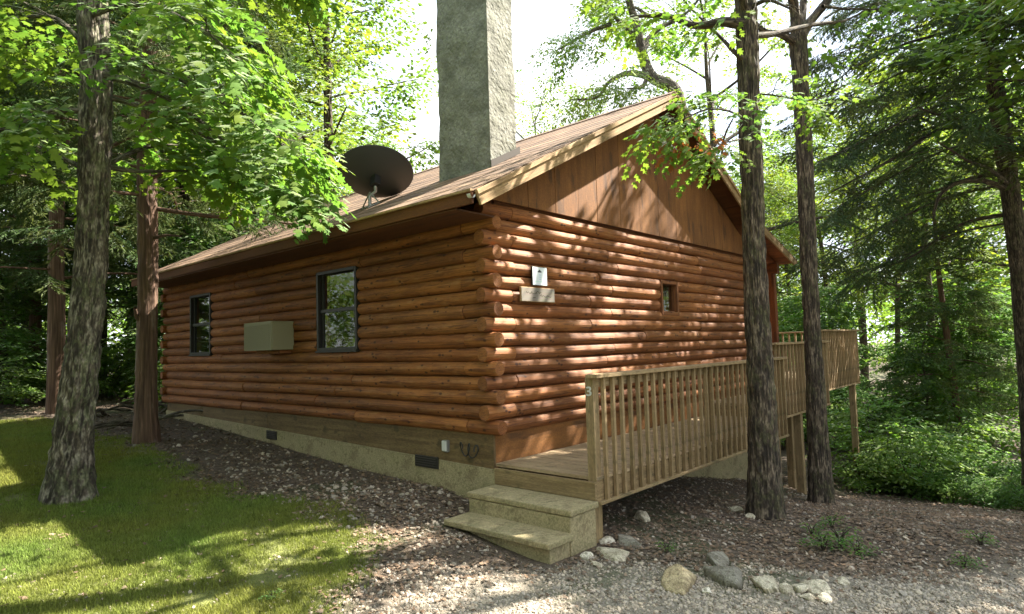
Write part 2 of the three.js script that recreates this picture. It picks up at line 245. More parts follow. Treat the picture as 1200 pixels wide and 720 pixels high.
{
  const coords = (a, b, out) => { const c = []; for (let x = a; x <= b; x += 0.09) c.push(x); let s = 0.12; const lo = [], hi = []; let x = a; while (x > -out) { x -= s; s *= 1.13; lo.unshift(x); } s = 0.12; x = c[c.length - 1]; while (x < out) { x += s; s *= 1.13; hi.push(x); } return [...lo, ...c, ...hi]; };
  const X = coords(-7, 12, 160), Z = coords(-12, 7, 160), P = [], U = [], C = [], I = [];
  for (let j = 0; j < Z.length; j++) for (let i = 0; i < X.length; i++) {
    const x = X[i], z = Z[j], near = Math.hypot(x - EYE.x, z - EYE.z) < 22;
    P.push(x, ground(x, z) + (near ? 0.022 * (fbm(x * 4, z * 4, 3, 9) - 0.5) : 0), z); U.push(x, z);
    const w = zones(x, z), n = fbm(x * 2.2, z * 2.2, 4, 61), n2 = fbm(x * 0.7 + 4, z * 0.7, 3, 62), n3 = fbm(x * 7, z * 7, 2, 63);
    const grass = mix3([0.15, 0.168, 0.042], [0.166, 0.18, 0.046], clamp(n * 1.3 - 0.1)), soil = mix3([0.1, 0.073, 0.053], [0.122, 0.09, 0.065], n3), stone = mix3([0.29, 0.25, 0.195], [0.34, 0.298, 0.238], n), leafy = mix3([0.115, 0.083, 0.06], [0.155, 0.113, 0.084], clamp(n3 * 0.6 + n * 0.6 - 0.1));
    let c = [0, 0, 0]; const lw = mix3(grass, soil, smooth(0.55, 0.75, n2) * 0.6);
    for (let k = 0; k < 3; k++) c[k] = lw[k] * w.lawn + stone[k] * w.gravel + leafy[k] * w.litter;
    const moss = smooth(0.56, 0.7, fbm(x * 1.1 + 20, z * 1.1, 4, 64)) * (1 - w.lawn) * 0.55; c = mix3(c, [0.075, 0.1, 0.03], moss);
    C.push(...c);
  }
  const nx = X.length; for (let j = 0; j < Z.length - 1; j++) for (let i = 0; i < nx - 1; i++) { const a = j * nx + i, b = a + nx; I.push(a, b, a + 1, a + 1, b, b + 1); }
  const g = new THREE.BufferGeometry(); g.setAttribute('position', new THREE.Float32BufferAttribute(P, 3)); g.setAttribute('uv', new THREE.Float32BufferAttribute(U, 2)); g.setAttribute('color', new THREE.Float32BufferAttribute(C, 3)); g.setIndex(I); g.computeVertexNormals();
  structure('ground', g, std({ vertexColors: true, map: uvScale(groundDetail, 1.7, 1.7), bumpMap: uvScale(groundBump, 1.3, 1.3), bumpScale: 0.02, roughness: 0.97 }));
}
console.log('ground done');

// ---------------------------------------------------------------- the cabin
const W = 7.3, LEN = 9.0, PITCH = 0.155, LOG0 = 0.29, NLOG = 16, RL = 0.0795;
const roofY = x => x <= 3.65 ? 3.045 + 0.508 * x : 4.899 - 0.52 * (x - 3.65);
const cabin = thing('log_cabin', 'brown stained log cabin with stone chimney and gabled shingle roof', 'cabin');
const windowsL = [[-3.32, -2.39, 1.25, 2.31], [-7.74, -6.88, 1.25, 2.31]];   // z0 z1 y0 y1 on the long wall
const winG = [3.66, 4.14, 1.66, 2.09];                                       // x0 x1 y0 y1 on the gable wall
{
  // walls behind the logs, closed all round
  const wallLeft = new THREE.Shape([[-LEN + 0.06, -0.1], [-0.06, -0.1], [-0.06, 2.9], [-LEN + 0.06, 2.9]].map(p => new THREE.Vector2(...p)));
  for (const [a, b, c, d] of windowsL) wallLeft.holes.push(new THREE.Path([[a, c], [b, c], [b, d], [a, d]].map(p => new THREE.Vector2(...p))));
  const gl = new THREE.ExtrudeGeometry(wallLeft, { depth: 0.12, bevelEnabled: false }); gl.rotateY(-Math.PI / 2); gl.translate(0.15, 0, 0);
  part('wall', gl, M.darkwood, cabin);
  const wallGable = new THREE.Shape([[0.16, 0.02], [W - 0.04, 0.02], [W - 0.04, 2.9], [0.16, 2.9]].map(p => new THREE.Vector2(...p)));
  wallGable.holes.push(new THREE.Path([[winG[0], winG[2]], [winG[1], winG[2]], [winG[1], winG[3]], [winG[0], winG[3]]].map(p => new THREE.Vector2(...p))));
  part('wall', shift(new THREE.ExtrudeGeometry(wallGable, { depth: 0.12, bevelEnabled: false }), 0, 0, -0.16), M.darkwood, cabin);
  part('wall', shift(uvBox(W - 0.2, 4.4, 0.12, 0), W / 2, 0.7, -LEN + 0.13), M.darkwood, cabin);
  part('wall', shift(uvBox(0.12, 4.4, LEN - 0.4, 0), W - 0.1, 0.7, -LEN / 2), M.redwood, cabin);
  part('floor', shift(uvBox(W - 0.5, 0.1, LEN - 0.5, 0), W / 2, 0.37, -LEN / 2), M.interior, cabin);
  part('ceiling', shift(uvBox(W - 0.4, 0.06, LEN - 0.4, 0), W / 2, 2.86, -LEN / 2), M.interior, cabin);

  // logs, laid in courses and crossing at the corners; each piece is a part
  let seed = 100; const R = rng(5);
  const cuts = (a, b, holes, y) => { let s = [[a, b]]; for (const [h0, h1, y0, y1] of holes) if (y + 0.02 > y0 - 0.03 && y - 0.02 < y1 + 0.03) s = s.flatMap(([p, q]) => h1 < p || h0 > q ? [[p, q]] : [[p, h0 - 0.035], [h1 + 0.035, q]]); return s; };
  const joints = spans => spans.flatMap(([a, b]) => { const out = []; let p = a; const n = Math.floor((b - a) / 3.2); for (let k = 1; k <= n; k++) { const j = a + (b - a) * (k + (R() - 0.5) * 0.6) / (n + 1); out.push([p, j - 0.002]); p = j + 0.002; } out.push([p, b]); return out; });
  const stub = (a, b, R0) => R0;
  for (let i = 0; i < NLOG; i++) {
    const y = LOG0 + PITCH * (i + 0.5), through = i % 2 === 0;
    // long wall (along -z, x = 0)
    let spans = joints(cuts(-LEN + (through ? -0.12 : 0.07), through ? 0.11 : -0.07, windowsL, y));
    if (through) { const s = spans[spans.length - 1]; const c = -0.34 - R() * 0.05; if (s[0] < c - 0.2) { spans[spans.length - 1] = [s[0], c - 0.002]; spans.push([c + 0.002, s[1]]); } }
    spans.forEach(([a, b], k) => { const r = RL * (1 + (R() - 0.5) * 0.1) * (b > 0 ? 1.03 : 1), g = logGeo(b - a, r, seed++); g.rotateY(-Math.PI / 2); g.translate(0.022 + (R() - 0.5) * 0.012, y + (R() - 0.5) * 0.008, a); part('wall_log', g, M.log[Math.floor(R() * 5)], cabin); });
    // gable wall (along x, z = 0)
    spans = joints(cuts(through ? 0.06 : -0.11, W + (through ? -0.06 : 0.12), [winG], y));
    if (!through) { const s = spans[0]; const c = 0.33 + R() * 0.05; spans[0] = [s[0], c - 0.002]; spans.splice(1, 0, [c + 0.002, s[1]]); }
    spans.forEach(([a, b]) => { const r = RL * (1 + (R() - 0.5) * 0.1) * (a < 0 ? 1.03 : 1), g = logGeo(b - a, r, seed++); g.translate(a, y + (R() - 0.5) * 0.008, -0.022 + (R() - 0.5) * 0.012); part('wall_log', g, M.log[Math.floor(R() * 5)], cabin); });
    // back wall and porch wall
    { const g = logGeo(W + (through ? -0.14 : 0.24), RL, seed++, 1.2); g.translate(through ? 0.07 : -0.12, y, -LEN + 0.022); part('wall_log', g, M.log[i % 5], cabin); }
    { const g = logGeo(LEN + (through ? 0.22 : -0.14), RL, seed++, 1.2); g.rotateY(-Math.PI / 2); g.translate(W - 0.022, y, through ? -LEN - 0.11 : -LEN + 0.07); part('wall_log', g, M.log[(i + 2) % 5], cabin); }
  }

  // skirt boards under the logs, and the concrete footing
  const skirtY = z => lerp(-0.07, 0.14, -z / LEN), up = LOG0 + 0.015;
  for (let k = 0; k < 4; k++) { const z0 = -k * 2.44 - (k ? 0.003 : 0.0), z1 = Math.max(-LEN, -(k + 1) * 2.44), g = prism([[z1, skirtY(z1)], [z0, skirtY(z0)], [z0, up], [z1, up]], 0.03); g.rotateY(-Math.PI / 2); g.translate(0.03 + (k % 2) * 0.002, 0, 0); part('skirt_board', g, M.skirt, cabin); }
  for (let k = 0; k < 3; k++) part('skirt_board', shift(uvBox(2.43, up + 0.06, 0.03, 0.003), 1.22 + 2.435 * k + 0.002, (up - 0.06) / 2, -0.017), M.ply[k], cabin);
  const foot = part('foundation', (() => { const g = prism([[-LEN, -1.2], [0.05, -1.2], [0.05, skirtY(0) + 0.004], [-LEN, skirtY(-LEN) + 0.004]], 0.2); g.rotateY(-Math.PI / 2); g.translate(0.18, 0, 0); return g; })(), M.concrete, cabin);
  part('foundation', shift(uvBox(W - 0.2, 2.4, 0.2, 0.005), W / 2 + 0.1, -1.26, -0.09), M.concrete, cabin);
  part('foundation', shift(uvBox(W - 0.2, 2.4, 0.2, 0.005), W / 2 + 0.1, -1.26, -LEN + 0.1), M.concrete, cabin);
  part('foundation', shift(uvBox(0.2, 2.4, LEN - 0.4, 0.005), W - 0.12, -1.26, -LEN / 2), M.concrete, cabin);
  for (const [z, y, w] of [[-1.05, -0.085, 0.4], [-4.7, -0.04, 0.3]]) {
    const v = part('vent', shift(uvBox(0.02, 0.13, w, 0.003), -0.028, y, z), M.frame, foot);
    for (let k = 0; k < 4; k++) part('louver', shift(uvBox(0.016, 0.008, w - 0.04, 0), -0.04, y - 0.04 + k * 0.027, z), M.gutter, v);
  }

  // gable boards
  const edges = [0.0, 0.62, 1.13, 1.6, 2.02, 2.58, 3.1, 3.65, 4.2, 4.75, 5.3, 5.9, 6.5, W]; const bottom = 2.795;
  edges.slice(0, -1).forEach((a, k) => { const b = edges[k + 1], x0 = a + 0.0025, x1 = b - 0.0025; const top = x => roofY(x) - 0.13; const poly = [[x0, bottom], [x1, bottom], [x1, Math.max(bottom + 0.02, top(x1))], [x0, Math.max(bottom + 0.02, top(x0))]]; const g = prism(poly, 0.02, 0.003); const uv = g.attributes.uv; for (let i = 0; i < uv.count; i++) uv.setXY(i, uv.getY(i) + k * 0.37, uv.getX(i)); part('gable_board', shift(g, 0, 0, 0.035 + (k % 3) * 0.002), M.ply[k % 3], cabin); });
  part('gable_backing', shift(prism([[0.1, 2.8], [W - 0.1, 2.8], [3.65, roofY(3.65) - 0.16]], 0.02), 0, 0, 0.01), M.darkwood, cabin);
  part('gable_backing', shift(prism([[0.1, 2.8], [W - 0.1, 2.8], [3.65, roofY(3.65) - 0.16]], 0.04), 0, 0, -LEN), M.darkwood, cabin);

  // roof: boards below, shingle courses above
  const roof = new THREE.Group(); roof.name = 'roof'; cabin.add(roof);
  const Z0 = 0.4, Z1 = -LEN - 0.12, zl = Z0 - Z1, zm = (Z0 + Z1) / 2, ang = Math.atan(0.508), cs = Math.cos(ang);
  const slab = (xa, ya, xb, yb, th, drop, mat, name, z0 = Z0 - 0.005, z1 = Z1 + 0.005) => { const len = Math.hypot(xb - xa, yb - ya), g = uvBox(len, th, z0 - z1, 0); g.rotateZ(Math.atan2(yb - ya, xb - xa)); const nx = -(yb - ya) / len, ny = (xb - xa) / len, d = drop + th / 2; return part(name, shift(g, (xa + xb) / 2 - nx * d, (ya + yb) / 2 - ny * d, (z0 + z1) / 2), mat, roof); };
  slab(-0.6, roofY(-0.6), 3.65, roofY(3.65), 0.03, 0.02, M.darkwood, 'sheathing');
  slab(3.65, roofY(3.65), 6.6, roofY(6.6), 0.03, 0.02, M.darkwood, 'sheathing');
  const PX0 = 6.4, PY0 = roofY(6.4), PX1 = 8.75, PY1 = 2.8;
  slab(PX0, PY0 + 0.012, PX1, PY1, 0.03, 0.02, M.redwood, 'sheathing');
  const course = (xa, ya, dx, dy, n, e, flip) => { for (let k = 0; k < n; k++) { const t0 = k * e, x = xa + dx * (t0 + e * 0.55), y = ya + dy * (t0 + e * 0.55); const g = uvBox(e * 1.12, 0.009, zl + 0.03 + 0.01 * hash(k, 2, 8), 0); const uv = g.attributes.uv; offsetUV(g, hash(k, 1, flip) * 7, hash(k, 4)); g.rotateZ(Math.atan2(dy, dx) + (dx < 0 || true ? 0 : 0)); const nn = V(-dy, dx, 0); if (nn.y < 0) nn.negate(); g.rotateZ(0); const tilt = 0.012; part('shingle_course', shift(g, x + nn.x * (-0.008 + 0.0035 * ((k % 2))), y + nn.y * (-0.008 + 0.0035 * ((k % 2))), zm), M.shingle[Math.floor(hash(k, 9, flip) * 3)], roof); } };
  const sl = 4.27 / cs; course(-0.63, roofY(-0.63), cs, Math.sin(ang), 31, sl / 31, 1); course(6.5, roofY(6.5), -cs, Math.sin(ang), 20, (6.5 - 3.65) / cs / 20, 2);
  { const a = Math.atan2(PY1 - PY0, PX1 - PX0), l = Math.hypot(PX1 - PX0, PY1 - PY0) + 0.03; course(PX1 + 0.03, PY1 - 0.005 + 0.012, -Math.cos(a), -Math.sin(a), 16, l / 16, 3); }
  part('ridge_cap', (() => { const g = prism([[-0.16, -0.085], [0, 0.0], [0.16, -0.085], [0.16, -0.075], [0, 0.012], [-0.16, -0.075]], zl + 0.04); return shift(g, 3.65, roofY(3.65) + 0.012, Z1 - 0.02); })(), M.shingle[1], roof);
  // rake boards on the gable end, two layers, and the fascia with its gutter
  const rake = (xa, ya, xb, yb, h, th, z, drop, mat, name = 'rake_board') => { const len = Math.hypot(xb - xa, yb - ya), a = Math.atan2(yb - ya, xb - xa), g = uvBox(len, h, th, 0.004); g.rotateZ(a); const nx = -Math.sin(a), ny = Math.cos(a), s = ny < 0 ? -1 : 1, d = drop + h / 2; return part(name, shift(g, (xa + xb) / 2 - s * nx * d, (ya + yb) / 2 - s * ny * d, z), mat, roof); };
  rake(-0.6, roofY(-0.6), 3.64, roofY(3.64), 0.15, 0.03, Z0 + 0.015, 0.02, M.rake); rake(-0.61, roofY(-0.61), 3.645, roofY(3.645), 0.05, 0.022, Z0 + 0.042, 0.012, M.rake, 'rake_trim');
  rake(3.66, roofY(3.66), 6.45, roofY(6.45), 0.15, 0.03, Z0 + 0.015, 0.02, M.rake); rake(3.655, roofY(3.655), 6.45, roofY(6.45), 0.05, 0.022, Z0 + 0.042, 0.012, M.rake, 'rake_trim');
  rake(6.46, PY0 - 0.01, PX1, PY1, 0.13, 0.03, Z0 + 0.012, 0.02, M.rake);
  part('fascia', shift(uvBox(0.025, 0.12, zl, 0.003), -0.612, roofY(-0.6) - 0.085, zm), M.darkwood, roof);
  part('soffit', shift(uvBox(0.55, 0.015, zl - 0.5, 0), -0.33, roofY(-0.6) - 0.158, zm), M.darkwood, roof);
  part('drip_edge', shift(uvBox(0.05, 0.022, zl + 0.01, 0.003), -0.625, roofY(-0.625) - 0.004, zm), M.rake, roof);
  { const c = new THREE.CylinderGeometry(0.035, 0.035, 0.05, 12, 1, true, 0, Math.PI); c.rotateX(Math.PI / 2); c.rotateZ(-Math.PI / 2); const m = M.white.clone(); m.side = THREE.DoubleSide; part('end_flashing', shift(c, -0.635, roofY(-0.6) - 0.06, Z0 + 0.0), m, roof); }
  // porch: beam, posts
  part('porch_beam', shift(uvBox(0.14, 0.2, LEN + 0.2, 0.006), 8.55, 2.66, -LEN / 2), M.redwood, cabin);
  part('porch_beam', shift(uvBox(1.3, 0.18, 0.12, 0.006), 7.95, 2.86, -0.02), M.redwood, cabin);
  for (const z of [-0.05, -3.1, -6.2, -9.2]) part('porch_post', shift(uvBox(0.14, 2.16, 0.14, 0.006), 8.55, 0.42 + 1.07, z), M.redwood, cabin);

  // chimney: rough stone and mortar shaft
  { const cx0 = 0.84, cx1 = 1.33, cz0 = -1.68, cz1 = -0.72; const g0 = new THREE.BoxGeometry(cx1 - cx0, 4.6, cz1 - cz0, 12, 100, 22); const uv = g0.attributes.uv, p = g0.attributes.position, nn = g0.attributes.normal;
    for (let i = 0; i < p.count; i++) { const ax = Math.abs(nn.getX(i)) > 0.5; uv.setXY(i, ax ? p.getZ(i) + 3 : p.getX(i), p.getY(i)); }
    for (let i = 0; i < p.count; i++) { const x = p.getX(i), y = p.getY(i), z = p.getZ(i), q = 0.03 * (fbm(x * 5 + z * 5 + 9, y * 5 + z * 3, 4, 31) - 0.5) + 0.02 * (fbm(y * 2.2 + 4, x * 3 + z, 2, 32) - 0.5); const k = Math.hypot(x / 0.24, z / 0.47) || 1; p.setX(i, x + x / 0.24 * q); p.setZ(i, z + z / 0.47 * q); }
    g0.computeVertexNormals(); part('chimney', shift(g0, (cx0 + cx1) / 2, 5.2, (cz0 + cz1) / 2), M.chimney, cabin);
    const fl = prism([[0, 0], [0.56, 0.56 * 0.52], [0.56, 0.56 * 0.52 + 0.09], [0, 0.09]], 0.012); part('flashing', shift(fl, 0.81, roofY(0.81), -0.695), M.gutter, cabin); }

  // windows
  for (const [k, [z0, z1, y0, y1]] of windowsL.entries()) {
    const w = new THREE.Group(); w.name = 'window'; cabin.add(w); const zc = (z0 + z1) / 2, yc = (y0 + y1) / 2, ww = z1 - z0, hh = y1 - y0;
    for (const s of [-1, 1]) { part('frame', shift(uvBox(0.1, hh + 0.04, 0.045, 0.004), -0.005, yc, zc + s * (ww / 2 - 0.002)), M.frame, w); part('frame', shift(uvBox(0.104, 0.045, ww - 0.05, 0.004), -0.005, yc + s * (hh / 2 + 0.002), zc), M.frame, w); }
    part('sash_rail', shift(uvBox(0.05, 0.05, ww - 0.07, 0.004), 0.0, yc, zc), M.frame, w); part('sash_rail', shift(uvBox(0.04, hh - 0.04, 0.035, 0.004), 0.015, yc, zc - ww / 2 + 0.06), M.frame, w); part('sash_rail', shift(uvBox(0.04, hh - 0.04, 0.035, 0.004), 0.015, yc, zc + ww / 2 - 0.06), M.frame, w);
    part('sill', shift(uvBox(0.11, 0.025, ww + 0.06, 0.004), -0.02, y0 - 0.036, zc), M.frame, w);
    for (const s of [-1, 1]) part('pane', shift(new THREE.PlaneGeometry(ww - 0.1, hh / 2 - 0.02).rotateY(-Math.PI / 2), 0.012 + s * 0.01, yc + s * hh / 4, zc), M.glass, w);
  }
  { const w = new THREE.Group(); w.name = 'window'; cabin.add(w); const [x0, x1, y0, y1] = winG, xc = (x0 + x1) / 2, yc = (y0 + y1) / 2, ww = x1 - x0, hh = y1 - y0;
    for (const s of [-1, 1]) { part('frame', shift(uvBox(0.05, hh + 0.1, 0.1, 0.004), xc + s * (ww / 2 + 0.005), yc, 0.015), M.log[1], w); part('frame', shift(uvBox(ww - 0.045, 0.05, 0.104, 0.004), xc, yc + s * (hh / 2 + 0.02), 0.015), M.log[1], w); }
    part('pane', shift(new THREE.PlaneGeometry(ww - 0.04, hh), xc, yc, -0.01), M.glass, w); }
}
console.log('cabin done');

// ---------------------------------------------------------------- deck along the gable wall, stepping up to the back porch
{
  const deck = thing('wooden_deck', 'weathered wooden deck with picket railing along the gable wall', 'deck'); const R = rng(8);
  const levels = [{ x0: 0.0, x1: 5.0, z1: 1.29, y: 0 }, { x0: 5.0, x1: 7.8, z1: 1.12, y: 0.21 }, { x0: 7.8, x1: 10.75, z1: 0.95, y: 0.42, wrap: true }];
  for (const [li, v] of levels.entries()) {
    const n = Math.round((v.x1 - v.x0) / 0.143);
    for (let k = 0; k < n; k++) { const x = v.x0 + (k + 0.5) * (v.x1 - v.x0) / n; const g = uvBox((v.x1 - v.x0) / n - 0.006, 0.034, v.z1 - (v.wrap ? 0.0 : 0.02), 0.004); offsetUV(g, R() * 2, R()); part('deck_board', shift(g, x, v.y - 0.017 + (R() - 0.5) * 0.004, v.z1 / 2 + (v.wrap ? 0 : 0.012)), M.deck, deck); }
    part('rim_board', shift(uvBox(v.x1 - v.x0 - 0.004, 0.19, 0.036, 0.004), (v.x0 + v.x1) / 2, v.y - 0.132, v.z1 - 0.02), M.board[1], deck);
    part('bottom_ledger', shift(uvBox(v.x1 - v.x0 - 0.006, 0.03, 0.045, 0.004), (v.x0 + v.x1) / 2, v.y - 0.232, v.z1 + 0.022), M.board[0], deck);
    part('top_rail', shift(uvBox(v.x1 - v.x0 + (li === 0 ? 0.06 : -0.004), 0.036, 0.13, 0.006), (v.x0 + v.x1) / 2 + (li === 0 ? -0.03 : 0), v.y + 0.92, v.z1 + 0.02), M.board[2], deck);
    part('sub_rail', shift(uvBox(v.x1 - v.x0 - 0.08, 0.085, 0.036, 0.004), (v.x0 + v.x1) / 2, v.y + 0.857, v.z1 - 0.02), M.board[0], deck);
    const posts = li === 0 ? [0.045, 2.5, 4.95] : li === 1 ? [6.5, 7.72] : [10.7];
    for (const x of posts) part('rail_post', shift(uvBox(0.09, 1.13, 0.09, 0.005), x, v.y + 0.335, v.z1 - 0.05), M.board[0], deck);
    const m = Math.round((v.x1 - v.x0 - 0.15) / (li === 2 ? 0.115 : 0.152)), bw = 0.038; const bg = [0, 1, 2].map(k => uvBox(bw, 1.12, bw, 0.004));
    for (let k = 0; k < m; k++) { const b = part('baluster', bg[k % 3], M.board[Math.floor(R() * 3)], deck); b.position.set(v.x0 + 0.13 + k * (v.x1 - v.x0 - 0.2) / (m - 1), v.y + 0.34, v.z1 + 0.021); b.rotation.set((R() - 0.5) * 0.008, R() * 0.1, (R() - 0.5) * 0.012); }
    for (const z of [0.25, 0.75]) part('joist', shift(uvBox(v.x1 - v.x0 - 0.1, 0.17, 0.04, 0), (v.x0 + v.x1) / 2, v.y - 0.122, z), M.board[1], deck);
  }
  // back porch floor beside the cabin and its outer railing
  for (let k = 0; k < 24; k++) { const g = uvBox(0.145, 0.034, LEN - 0.02, 0); part('deck_board', shift(g, 7.4 + (k + 0.5) * 0.148, 0.403, -LEN / 2 - 0.01), M.deck, deck); }
  part('rim_board', shift(uvBox(0.036, 0.19, LEN + 0.9, 0.004), 10.765, 0.29, -LEN / 2 + 0.45), M.board[1], deck);
  part('top_rail', shift(uvBox(0.13, 0.036, LEN + 0.8, 0.006), 10.79, 1.34, -LEN / 2 + 0.42), M.board[2], deck);
  { const bg = uvBox(0.038, 1.12, 0.038, 0.004); for (let k = 0; k < 70; k++) { const b = part('baluster', bg, M.board[k % 3], deck); b.position.set(10.805, 0.76, 0.8 - k * 0.145); } }
  part('riser_board', shift(uvBox(0.03, 0.165, 1.26, 0.004), -0.017, -0.125, 0.66), M.board[1], deck);
  // level change risers
  part('riser_board', shift(uvBox(0.03, 0.17, 1.08, 0.003), 4.98, 0.09, 0.56), M.board[1], deck); part('riser_board', shift(uvBox(0.03, 0.17, 0.9, 0.003), 7.78, 0.3, 0.48), M.board[1], deck);
  for (const [x, z, top] of [[0.06, 1.2, -0.235], [4.9, 1.15, -0.23], [6.45, 1.0, -0.02], [7.7, 0.95, -0.02], [10.67, 0.83, 0.19], [7.2, 0.6, -0.02], [10.67, -3, 0.19], [10.67, -6.5, 0.19]]) { const gy = ground(x, z) - 0.1; part('support_post', shift(uvBox(0.12, top - gy, 0.12, 0.006), x, (top + gy) / 2, z), M.board[x > 10 ? 2 : 1], deck); }
  lit(deck);
}
{ // number on the corner post of the railing
  const font = await new FontLoader().loadAsync('fonts/droid/droid_sans_bold.typeface.json');
  const g = new TextGeometry('3', { font, size: 0.085, depth: 0.006, curveSegments: 4 }); g.computeBoundingBox(); g.center(); g.rotateY(-Math.PI / 2);
  const n = single('house_number', g, M.white, 'white number 3 fixed to the railing corner post', 'number'); n.position.set(-0.004, 0.78, 1.24);
}
{ // concrete steps
  const s = thing('concrete_steps', 'two worn concrete steps leading up to the wooden deck', 'steps');
  const z0 = 0.04, z1 = 1.3; const rough = (g, k = 0.005) => { const p = g.attributes.position; for (let i = 0; i < p.count; i++) { const x = p.getX(i), y = p.getY(i), z = p.getZ(i); p.setXYZ(i, x + k * (fbm(y * 5 + z * 4, z * 5 + x, 3, 3) - 0.5), y + k * (fbm(x * 5 + 7, z * 5, 3, 4) - 0.5), z + k * (fbm(x * 5, y * 5, 3, 5) - 0.5)); } g.computeVertexNormals(); return g; };
  const blk = (w, h, d) => { const g = new RoundedBoxGeometry(w, h, d, 3, 0.014), p = g.attributes.position, n = g.attributes.normal, uv = g.attributes.uv; for (let i = 0; i < p.count; i++) { const a = Math.abs(n.getX(i)), b = Math.abs(n.getY(i)), c = Math.abs(n.getZ(i)); uv.setXY(i, b > a && b > c ? p.getX(i) : a > c ? p.getZ(i) : p.getX(i), b > a && b > c ? p.getZ(i) : p.getY(i)); } return g; };
  part('step_block', shift(rough(blk(0.385, 0.64, z1 - z0 - 0.01)), -0.232, -0.59, (z0 + z1) / 2), M.step, s);
  part('tread', shift(rough(blk(0.42, 0.055, z1 - z0 + 0.03)), -0.222, -0.238, (z0 + z1) / 2), M.step, s);
  part('step_block', shift(rough(blk(0.28, 0.45, z1 - z0 - 0.04)), -0.56, -0.685, (z0 + z1) / 2), M.step, s);
  part('tread', shift(rough(blk(0.36, 0.055, z1 - z0 + 0.02)), -0.59, -0.43, (z0 + z1) / 2 + 0.02), M.step, s);
}
console.log('deck done');

// ---------------------------------------------------------------- fittings on the cabin
{ // satellite dish on the left slope, seen from behind
  const foot = V(0.28, roofY(0.28), -2.5), c = V(0.3, 3.6, -2.5), d = thing('satellite_dish', 'dark grey satellite dish on a short mast on the roof', 'satellite dish');
  const mast = at(440, 208, depthOf(V(0.3, 3.6, -2.5)));
  const P = [], I = [], U = [], N = 10, S = 40, dir = V(0.3, 0.86, -0.34).normalize();
  const prof = (sgn, off) => { const g = []; for (let i = 0; i <= N; i++) { const r = i / N; g.push(new THREE.Vector2(Math.max(0.0001, r * 0.5), r * r * 0.085 + off)); } return g; };
  const g = new THREE.LatheGeometry([...prof(1, 0), new THREE.Vector2(0.507, 0.088), new THREE.Vector2(0.5, 0.1), ...prof(1, 0.012).reverse()], S); g.scale(1.03, 1, 1.03);
  const q = new THREE.Quaternion().setFromUnitVectors(V(0, 1, 0), dir); g.applyQuaternion(q);
  const cc = mast.clone(); part('reflector', shift(g, cc.x, cc.y, cc.z), M.dish, d);
  const bk = cc.clone().addScaledVector(dir, -0.1);
  part('mast', sweep([foot.clone().add(V(0, -0.02, 0)), V(foot.x, foot.y + 0.15, foot.z), V(bk.x, bk.y - 0.12, bk.z), bk], [0.025, 0.025, 0.022], 10), M.steel, d);
  part('bracket', (() => { const b = uvBox(0.1, 0.2, 0.12, 0.01); b.applyQuaternion(q); return shift(b, bk.x + dir.x * 0.05, bk.y + dir.y * 0.05, bk.z + dir.z * 0.05); })(), M.black, d);
  part('foot_plate', (() => { const b = uvBox(0.2, 0.02, 0.16, 0.003); b.rotateZ(Math.atan(0.52)); return shift(b, foot.x, foot.y + 0.012, foot.z); })(), M.steel, d);
  for (const s of [-1, 1]) part('strut', sweep([V(foot.x + 0.02, foot.y + 0.02, foot.z + s * 0.2), V(foot.x, foot.y + 0.2, foot.z)], [0.01, 0.01], 8), M.steel, d);
  // feed arm on the far side
  part('feed_arm', sweep([cc.clone().addScaledVector(dir, -0.03).add(V(0, -0.3, 0).addScaledVector(dir, 0.25)), cc.clone().addScaledVector(dir, 0.22).add(V(0.05, -0.26, -0.05))], [0.014, 0.014], 8), M.steel, d);
  lit(d);
}
{ // air conditioner in the long wall
  const a = thing('air_conditioner', 'tan metal air conditioner box between the two side windows', 'air conditioner', [-0.06, 1.26, -4.4]);
  part('housing', shift(uvBox(0.34, 0.42, 0.86, 0.012), -0.155, 0.21, 0), M.acSide, a);
  part('grille', shift(uvBox(0.012, 0.42, 0.85, 0.004), -0.331, 0.21, 0), M.acFront, a);
  for (let k = 0; k < 12; k++) part('fin', shift(uvBox(0.014, 0.008, 0.78, 0), -0.342, 0.05 + k * 0.029, 0), M.acFront, a);
  part('support_block', shift(uvBox(0.2, 0.05, 0.7, 0.005), -0.08, -0.028, 0), M.log[1], a);
  lit(a);
}
function signTexture(w, h, fn) { const c = document.createElement('canvas'); c.width = w; c.height = h; const x = c.getContext('2d'); fn(x, w, h); const t = new THREE.CanvasTexture(c); t.colorSpace = THREE.SRGBColorSpace; return t; }
{ // small white notice
  const s = thing('notice_sign', 'small white notice board screwed to the gable logs', 'sign', [0.74, 2.005, 0.085]);
  const t = signTexture(128, 104, (x, w, h) => { x.fillStyle = '#dfe6ea'; x.fillRect(0, 0, w, h); x.fillStyle = '#3a3a40'; x.beginPath(); x.moveTo(46, 24); x.lineTo(62, 14); x.lineTo(80, 24); x.lineTo(80, 30); x.lineTo(46, 30); x.fill(); x.fillStyle = '#a9bfd0'; for (const y of [42, 54, 66]) x.fillRect(56, y, 18, 5); x.fillStyle = '#c6e0dc'; x.fillRect(18, 80, 90, 6); });
  part('backing', shift(uvBox(0.27, 0.22, 0.02, 0.003), 0, 0, 0), M.black, s);
  const g = new THREE.PlaneGeometry(0.255, 0.205); part('face', shift(g, 0, 0, 0.0125), std({ map: t, roughness: 0.45 }), s);
}
